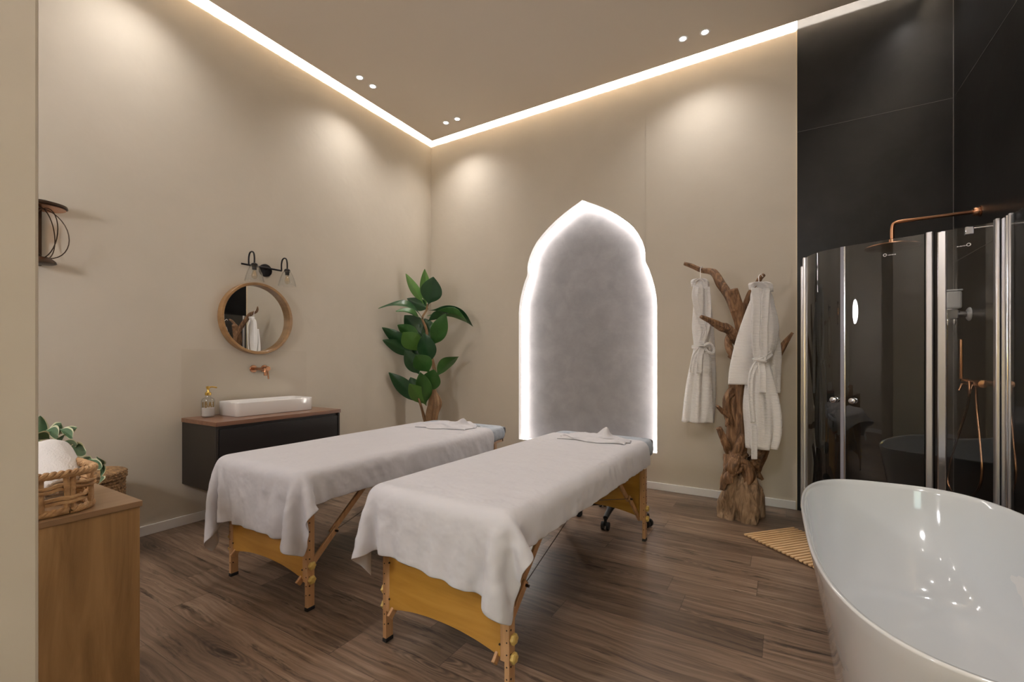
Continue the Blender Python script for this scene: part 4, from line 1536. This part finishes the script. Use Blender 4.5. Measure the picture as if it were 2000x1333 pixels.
# left robe
LDD = .25
ra = thing('bathrobe', 'slim white bathrobe hanging on the left branch of the driftwood stand', 'bathrobe', at(1368, 545, DD + LDD))
part_from('robe_body', folded_loft([(1369, 552, 5, LDD, .1), (1370, 564, 14, LDD, .4), (1371, 600, 17, LDD, .8), (1370, 640, 18, LDD, .9), (1369, 676, 14, LDD, .6), (1370, 700, 19, LDD, .9), (1366, 750, 25, LDD, 1.2), (1363, 800, 29, LDD, 1.3), (1361, 824, 30, LDD, 1.4)],
          folds=6, amp=.17, seed=15), M['robe'], ra, solid=.006)
part_from('collar', folded_loft([(1353, 560, 2, LDD - .02, .2), (1357, 549, 7, LDD - .03, .6), (1367, 546, 10, LDD - .03, .9), (1376, 552, 8, LDD - .03, .9), (1380, 566, 5, LDD - .03, .5)], folds=5, amp=.14, seed=21, rows=30, flat=.8), M['robe'], ra, solid=.005)
strap([(1360, 558, LDD - .06), (1357, 580, LDD - .085), (1364, 615, LDD - .085), (1374, 645, LDD - .08), (1370, 672, LDD - .07)], 13, ra, 'lapel')
strap([(1381, 560, LDD - .05), (1384, 600, LDD - .075), (1381, 640, LDD - .08), (1370, 672, LDD - .07)], 11, ra, 'lapel')
strap([(1351, 678, LDD - .04), (1362, 678, LDD - .075), (1376, 677, LDD - .075), (1386, 674, LDD - .04)], 8, ra)
part_from('knot', folded_loft([(1366, 677, 3, LDD - .09, .3), (1370, 677, 7, LDD - .095, .8), (1376, 677, 7, LDD - .095, .8), (1381, 677, 3, LDD - .09, .3)], folds=4, amp=.15, seed=31, rows=18, seg=28, flat=.9), M['robe'], ra)
strap([(1374, 676, LDD - .09), (1383, 671, LDD - .11), (1393, 676, LDD - .11), (1394, 688, LDD - .10), (1387, 690, LDD - .10), (1376, 680, LDD - .09)], 4, ra, 'belt_loop')
strap([(1371, 680, LDD - .09), (1366, 700, LDD - .12), (1365, 730, LDD - .13)], 12, ra, 'belt_tail')
strap([(1367, 680, LDD - .09), (1356, 695, LDD - .10), (1351, 715, LDD - .11), (1350, 728, LDD - .115)], 8, ra, 'belt_tail')
part_from('sleeve', folded_loft([(1383, 590, 5, LDD + .05, .2), (1388, 650, 6, LDD + .07, .5), (1388, 720, 9, LDD + .06, .8), (1389, 780, 8, LDD + .05, .9), (1388, 826, 6, LDD + .05, .9)], folds=3, amp=.18, seed=33, rows=40, seg=40, flat=.8), M['robe'], ra, solid=.005)
obj('hanger_hook', T([at(1368, 556, DD + LDD) - ra.location, at(1368, 535, DD + LDD) - ra.location, at(1368, 526, DD + LDD + .01) - ra.location, at(1371, 521, DD + LDD + .03) - ra.location, at(1373, 528, DD + LDD + .04) - ra.location], .003, seg=8, n=16), M['white_trim'], ra)

# ------------------------------------------------------------------ bathtub
TCX, TCY, TSX, TSY, TRZ = .505, 2.217, .430, .925, .58
tb_ = thing('bathtub', 'freestanding oval white bathtub beside the curved glass shower', 'bathtub', (TCX, TCY, 0), math.radians(0.9))


def sring(sx, sy, z, n=96, e=3.1):
    o = []
    for k in range(n):
        a = 2 * PI * k / n
        c, s = math.cos(a), math.sin(a)
        o.append((math.copysign(abs(c) ** (2 / e), c) * sx, math.copysign(abs(s) ** (2 / e), s) * sy, z))
    return o


outer = []
for f in [i / 14 for i in range(15)]:
    z = TRZ * f
    k = f ** 1.25
    outer.append(sring(TSX - .105 * (1 - k), TSY - .15 * (1 - k), max(z, 0.0)))
rim = [sring(TSX, TSY, TRZ + .004), sring(TSX - .004, TSY - .004, TRZ + .008), sring(TSX - .010, TSY - .010, TRZ + .008), sring(TSX - .015, TSY - .015, TRZ + .004)]
vs, fs = loft(outer + rim[:2])
n_ = 96
fs.append(tuple(range(n_))[::-1])
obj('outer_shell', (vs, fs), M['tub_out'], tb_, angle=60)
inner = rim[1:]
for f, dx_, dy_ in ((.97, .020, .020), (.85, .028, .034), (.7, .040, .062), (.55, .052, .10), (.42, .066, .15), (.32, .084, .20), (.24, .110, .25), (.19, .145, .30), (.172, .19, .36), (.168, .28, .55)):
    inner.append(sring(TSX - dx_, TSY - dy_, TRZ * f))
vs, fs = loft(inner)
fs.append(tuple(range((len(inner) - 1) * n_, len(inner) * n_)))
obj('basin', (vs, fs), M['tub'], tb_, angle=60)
obj('drain', LA([(.0001, .012), (.026, .012), (.033, .006), (.034, 0)], seg=32, c=(.0, -.30, TRZ * .17)), M['chrome'], tb_)

# ------------------------------------------------------------------ bath mat
mo = Vector((-.236, 3.59, 0))
e_s = Vector((.30, .33, 0)).normalized()
e_l = Vector((e_s.y, -e_s.x, 0))
mtn = thing('bath_mat', 'slatted pale wooden bath mat on the floor in front of the shower', 'bath mat', mo)
bm = bmesh.new()
for k in range(19):
    c = e_l * (.013 + k * .031)
    bar(bm, c + Vector((0, 0, .015)), c + e_s * .45 + Vector((0, 0, .015)), .0185, .012)
obj('slats', bm, M['slat'], mtn, bevel=.002)
for q in (.05, .225, .40):
    bm = bmesh.new()
    bar(bm, e_s * q + Vector((0, 0, .0045)), e_s * q + e_l * .583 + Vector((0, 0, .0045)), .025, .009)
    obj('rail', bm, M['slat'], mtn)

# ------------------------------------------------------------------ shower enclosure
SH0, SH1 = .05, 2.03
path_ctrl = [(.150, 4.449), (.150, 4.30), (.150, 4.12), (.172, 4.00), (.235, 3.89), (.353, 3.805), (.52, 3.745), (.764, 3.672), (.90, 3.62), (1.035, 3.565)]
path = [Vector((p[0], p[1], 0)) for p in spline(path_ctrl, 140)]


def path_slice(x0y, x1y):
    i0 = min(range(len(path)), key=lambda i: (path[i] - Vector((*x0y, 0))).length)
    i1 = min(range(len(path)), key=lambda i: (path[i] - Vector((*x1y, 0))).length)
    return path[i0:i1 + 1]


se = thing('shower_enclosure', 'curved glass shower enclosure with chrome posts in the black tiled corner', 'shower', (.7, 4.0, 0))
SO = Vector((.7, 4.0, 0))


def glass_panel(pts, name='glass_panel', z0=SH0, z1=SH1):
    bm = bmesh.new()
    a = [(bm.verts.new(p - SO + Vector((0, 0, z0))), bm.verts.new(p - SO + Vector((0, 0, z1)))) for p in pts]
    for u, v in zip(a, a[1:]):
        bm.faces.new((u[0], v[0], v[1], u[1]))
    return obj(name, bm, M['glass'], se, angle=180)


sl1 = path_slice((.15, 4.44), (.152, 4.10))
sl2 = path_slice((.153, 4.07), (.345, 3.81))
sl3 = path_slice((.37, 3.80), (.755, 3.675))
sl4 = path_slice((.80, 3.66), (1.03, 3.567))
for s_ in (sl1, sl2, sl3, sl4):
    glass_panel(s_)


def post(p, w, d, z1=SH1, m='chrome', ang=0.0, name='post', z0=.03, bev=.006):
    bm = B(-w / 2, w / 2, -d / 2, d / 2, z0, z1)
    o = obj(name, bm, M[m], se, bevel=bev, bseg=3, angle=30)
    o.location = Vector((*p, 0)) - SO
    o.rotation_euler = (0, 0, ang)
    return o


post((.145, 4.430), .030, .040, 2.03, 'alu')
post((.146, 4.085), .022, .034, 2.035, 'alu')
post((.356, 3.806), .026, .012, 2.03, 'seal', -.35, 'door_seal', .06, .003)
post((.368, 3.801), .012, .022, 2.03, 'chrome', -.35, 'door_seal', .06, .004)
post((.772, 3.668), .032, .034, 2.035, 'alu', -.3)
post((.822, 3.640), .040, .020, 2.025, 'chrome', -.3)
post((1.030, 3.555), .020, .040, 2.045, 'alu', 0)
post((1.050, 3.500), .020, .070, 2.04, 'chrome', 0)
post((1.056, 3.455), .022, .018, 2.045, 'alu', 0)
# fixed return panel by the right wall
glass_panel([Vector((1.050, 3.445, 0)), Vector((1.050, 3.17, 0))])
# bottom rail, tray
bm = bmesh.new()
tube(bm, [p - SO + Vector((0, 0, .045)) for p in path[4:-2]], .012, seg=8)
obj('bottom_rail', bm, M['alu'], se)
tr = [(p.x, p.y) for p in path[2:-1]] + [(1.062, 4.445), (.155, 4.445)]
bm = bmesh.new()
lo = [bm.verts.new(Vector((x, y, 0)) - SO) for x, y in tr]
hi = [bm.verts.new(Vector((x, y, .035)) - SO) for x, y in tr]
bm.faces.new(hi)
for i in range(len(tr)):
    j = (i + 1) % len(tr)
    bm.faces.new((lo[i], lo[j], hi[j], hi[i]))
bmesh.ops.recalc_face_normals(bm, faces=bm.faces)
obj('shower_tray', bm, M['tile'], se, smooth=False)
# door knobs at the meeting edges
for pt in ((.312, 3.822), (.412, 3.776)):
    p = Vector((*pt, .98)) - SO
    n_out = Vector((-.45, -.89, 0)).normalized()
    bm = bmesh.new()
    tube(bm, [p - n_out * .03, p - n_out * .028, p - n_out * .012, p - n_out * .010, p + n_out * .010, p + n_out * .012, p + n_out * .03, p + n_out * .032], [.016, .019, .019, .010, .010, .019, .019, .016], seg=24)
    obj('door_knob', bm, M['chrome'], se)
# stabiliser bar with glass clamp
pc = Vector((.93, 3.605, 2.005)) - SO
obj('glass_clamp', B(pc.x - .018, pc.x + .018, pc.y - .014, pc.y + .014, pc.z - .022, pc.z + .022), M['chrome'], se, bevel=.003)
obj('stabiliser_bar', T([pc + Vector((.01, 0, .012)), Vector((1.04, 3.59, 2.015)) - SO], .006, seg=10), M['chrome'], se)


# little printed maker's marks on the glass: ring and short line of text
def glass_mark(px, py, pt, wd, flip):
    c = Vector((*pt, 0))
    dpt = (c - Vector((0, 0, 0))).dot(FW)
    z = 1.25 + (705 - py) / FPX * dpt
    i = min(range(len(path)), key=lambda i: (path[i] - c).length)
    tdir = (path[min(i + 1, len(path) - 1)] - path[max(i - 1, 0)]).normalized()
    nn = Vector((tdir.y, -tdir.x, 0))
    c = path[i] - SO + nn * .003 + Vector((0, 0, z))
    bm = bmesh.new()
    pts = [c + tdir * (.008 * math.cos(a)) + Vector((0, 0, .008 * math.sin(a))) for a in [k * 2 * PI / 18 for k in range(18)]]
    tube(bm, pts, .0022, seg=6, closed=True)
    for k in range(6):
        s0 = c + tdir * (flip * (.014 + k * .007)) + Vector((0, 0, -.003))
        bar(bm, s0, s0 + tdir * .005, .002, .0035 + .002 * (k % 2))
    return obj('printed_mark', bm, M['mark'], se)


glass_mark(1720, 499, (.565, 3.73), .04, 1)
glass_mark(1897, 478, (.93, 3.605), .04, -1)

# rain shower
sa = thing('rain_shower', 'copper wall shower arm with a flat round rain head inside the black shower', 'shower head', (XR, 3.93, 2.19))
obj('wall_flange', LA([(.0001, -.036), (.022, -.036), (.026, -.030), (.026, -.008), (.034, -.006), (.034, 0)], seg=32, axis='x'), M['copper'], sa)
obj('shower_arm', T([(-.02, 0, 0), (-.20, -.01, -.005), (-.36, -.02, -.008), (-.415, -.022, -.014), (-.432, -.024, -.04), (-.434, -.024, -.125)], .0115, seg=16, n=40), M['copper'], sa)
obj('swivel', LA([(.014, -.120), (.019, -.125), (.019, -.143), (.014, -.147), (.014, -.158), (.024, -.168)], seg=24, c=(-.434, -.024, 0)), M['copper'], sa)
obj('rain_head', LA([(.0001, -.176), (.145, -.178), (.150, -.174), (.148, -.169), (.03, -.165), (.0001, -.164)], seg=56, c=(-.434, -.024, 0)), M['copper'], sa)

# mixer with hand shower, on the right wall
mx = thing('shower_mixer', 'copper bar mixer with slim hand shower and hose inside the shower', 'shower tap', (XR - .002, 3.84, 1.115))
ybar = (3.965, 3.76)
obj('mixer_bar', T([(-.07, ybar[0] - 3.90 + .03, 0), (-.07, ybar[1] - 3.90, 0)], .019, seg=20), M['copper'], mx)
obj('temperature_handle', LA([(.0001, -.075), (.022, -.072), (.023, 0), (.019, .004)], seg=24, c=(-.07, ybar[1] - 3.90 + .0, 0), axis='y'), M['copper'], mx)
for yy in (.055, -.10):
    obj('wall_elbow', T([(0, yy, 0), (-.07, yy, 0)], .016, seg=16), M['copper'], mx)
for yy in (.085, -.10):
    obj('lever', T([(-.085, yy, -.01), (-.10, yy - .006, -.055)], .006, seg=10), M['copper'], mx)
obj('hand_shower', B(-.112, -.096, .032 - .013, .032 + .013, 0.02, .27), M['copper'], mx, bevel=.005, bseg=3)
obj('handset_holder', T([(-.07, .032, .012), (-.104, .032, .015)], .012, seg=12), M['copper'], mx)


def mxp(px, py, x=-.085):
    """point on a plane just off the right wall"""
    r = (FW * 1 + RT * ((px - 1000) / FPX))
    s = (XR + x) / r.x
    p = CAM + r * s + Vector((0, 0, (705 - py) / FPX * s))
    return p - Vector((XR - .002, 3.84, 1.115))


hose = [mxp(1893, 745, -.104), mxp(1893, 770, -.104), mxp(1888, 800), mxp(1872, 850), mxp(1857, 900), mxp(1852, 940), mxp(1862, 965), mxp(1885, 973), mxp(1908, 960), mxp(1918, 925), mxp(1914, 860), mxp(1908, 800), mxp(1906, 755, -.07)]
obj('hose', T(hose, .0065, seg=10, n=110), M['copper'], mx)

# wall soap dispenser
wd = thing('wall_soap_dispenser', 'white wall-mounted double soap dispenser inside the shower', 'soap dispenser', (XR, 4.12, 1.55))
obj('wall_mount', LA([(.0001, -.014), (.035, -.014), (.045, -.006), (.045, 0)], seg=32, c=(0, 0, .01), axis='x'), M['plastic'], wd)
obj('joint', T([(-.01, 0, .01), (-.062, 0, .01)], .020, seg=20), M['chrome'], wd)
obj('container', B(-.128, -.042, -.030, .030, .048, .165), M['plastic'], wd, bevel=.014, bseg=4)
obj('container_lid', B(-.130, -.040, -.032, .032, .165, .177), M['plastic'], wd, bevel=.004)
obj('pump_block', B(-.124, -.060, -.026, .026, -.022, .048), M['chrome'], wd, bevel=.006)
for xx in (-.110, -.078):
    obj('nozzle', LA([(.008, -.02), (.009, -.045), (.004, -.062), (.0001, -.062)], seg=16, c=(xx, -.01, 0)), M['chrome'], wd)
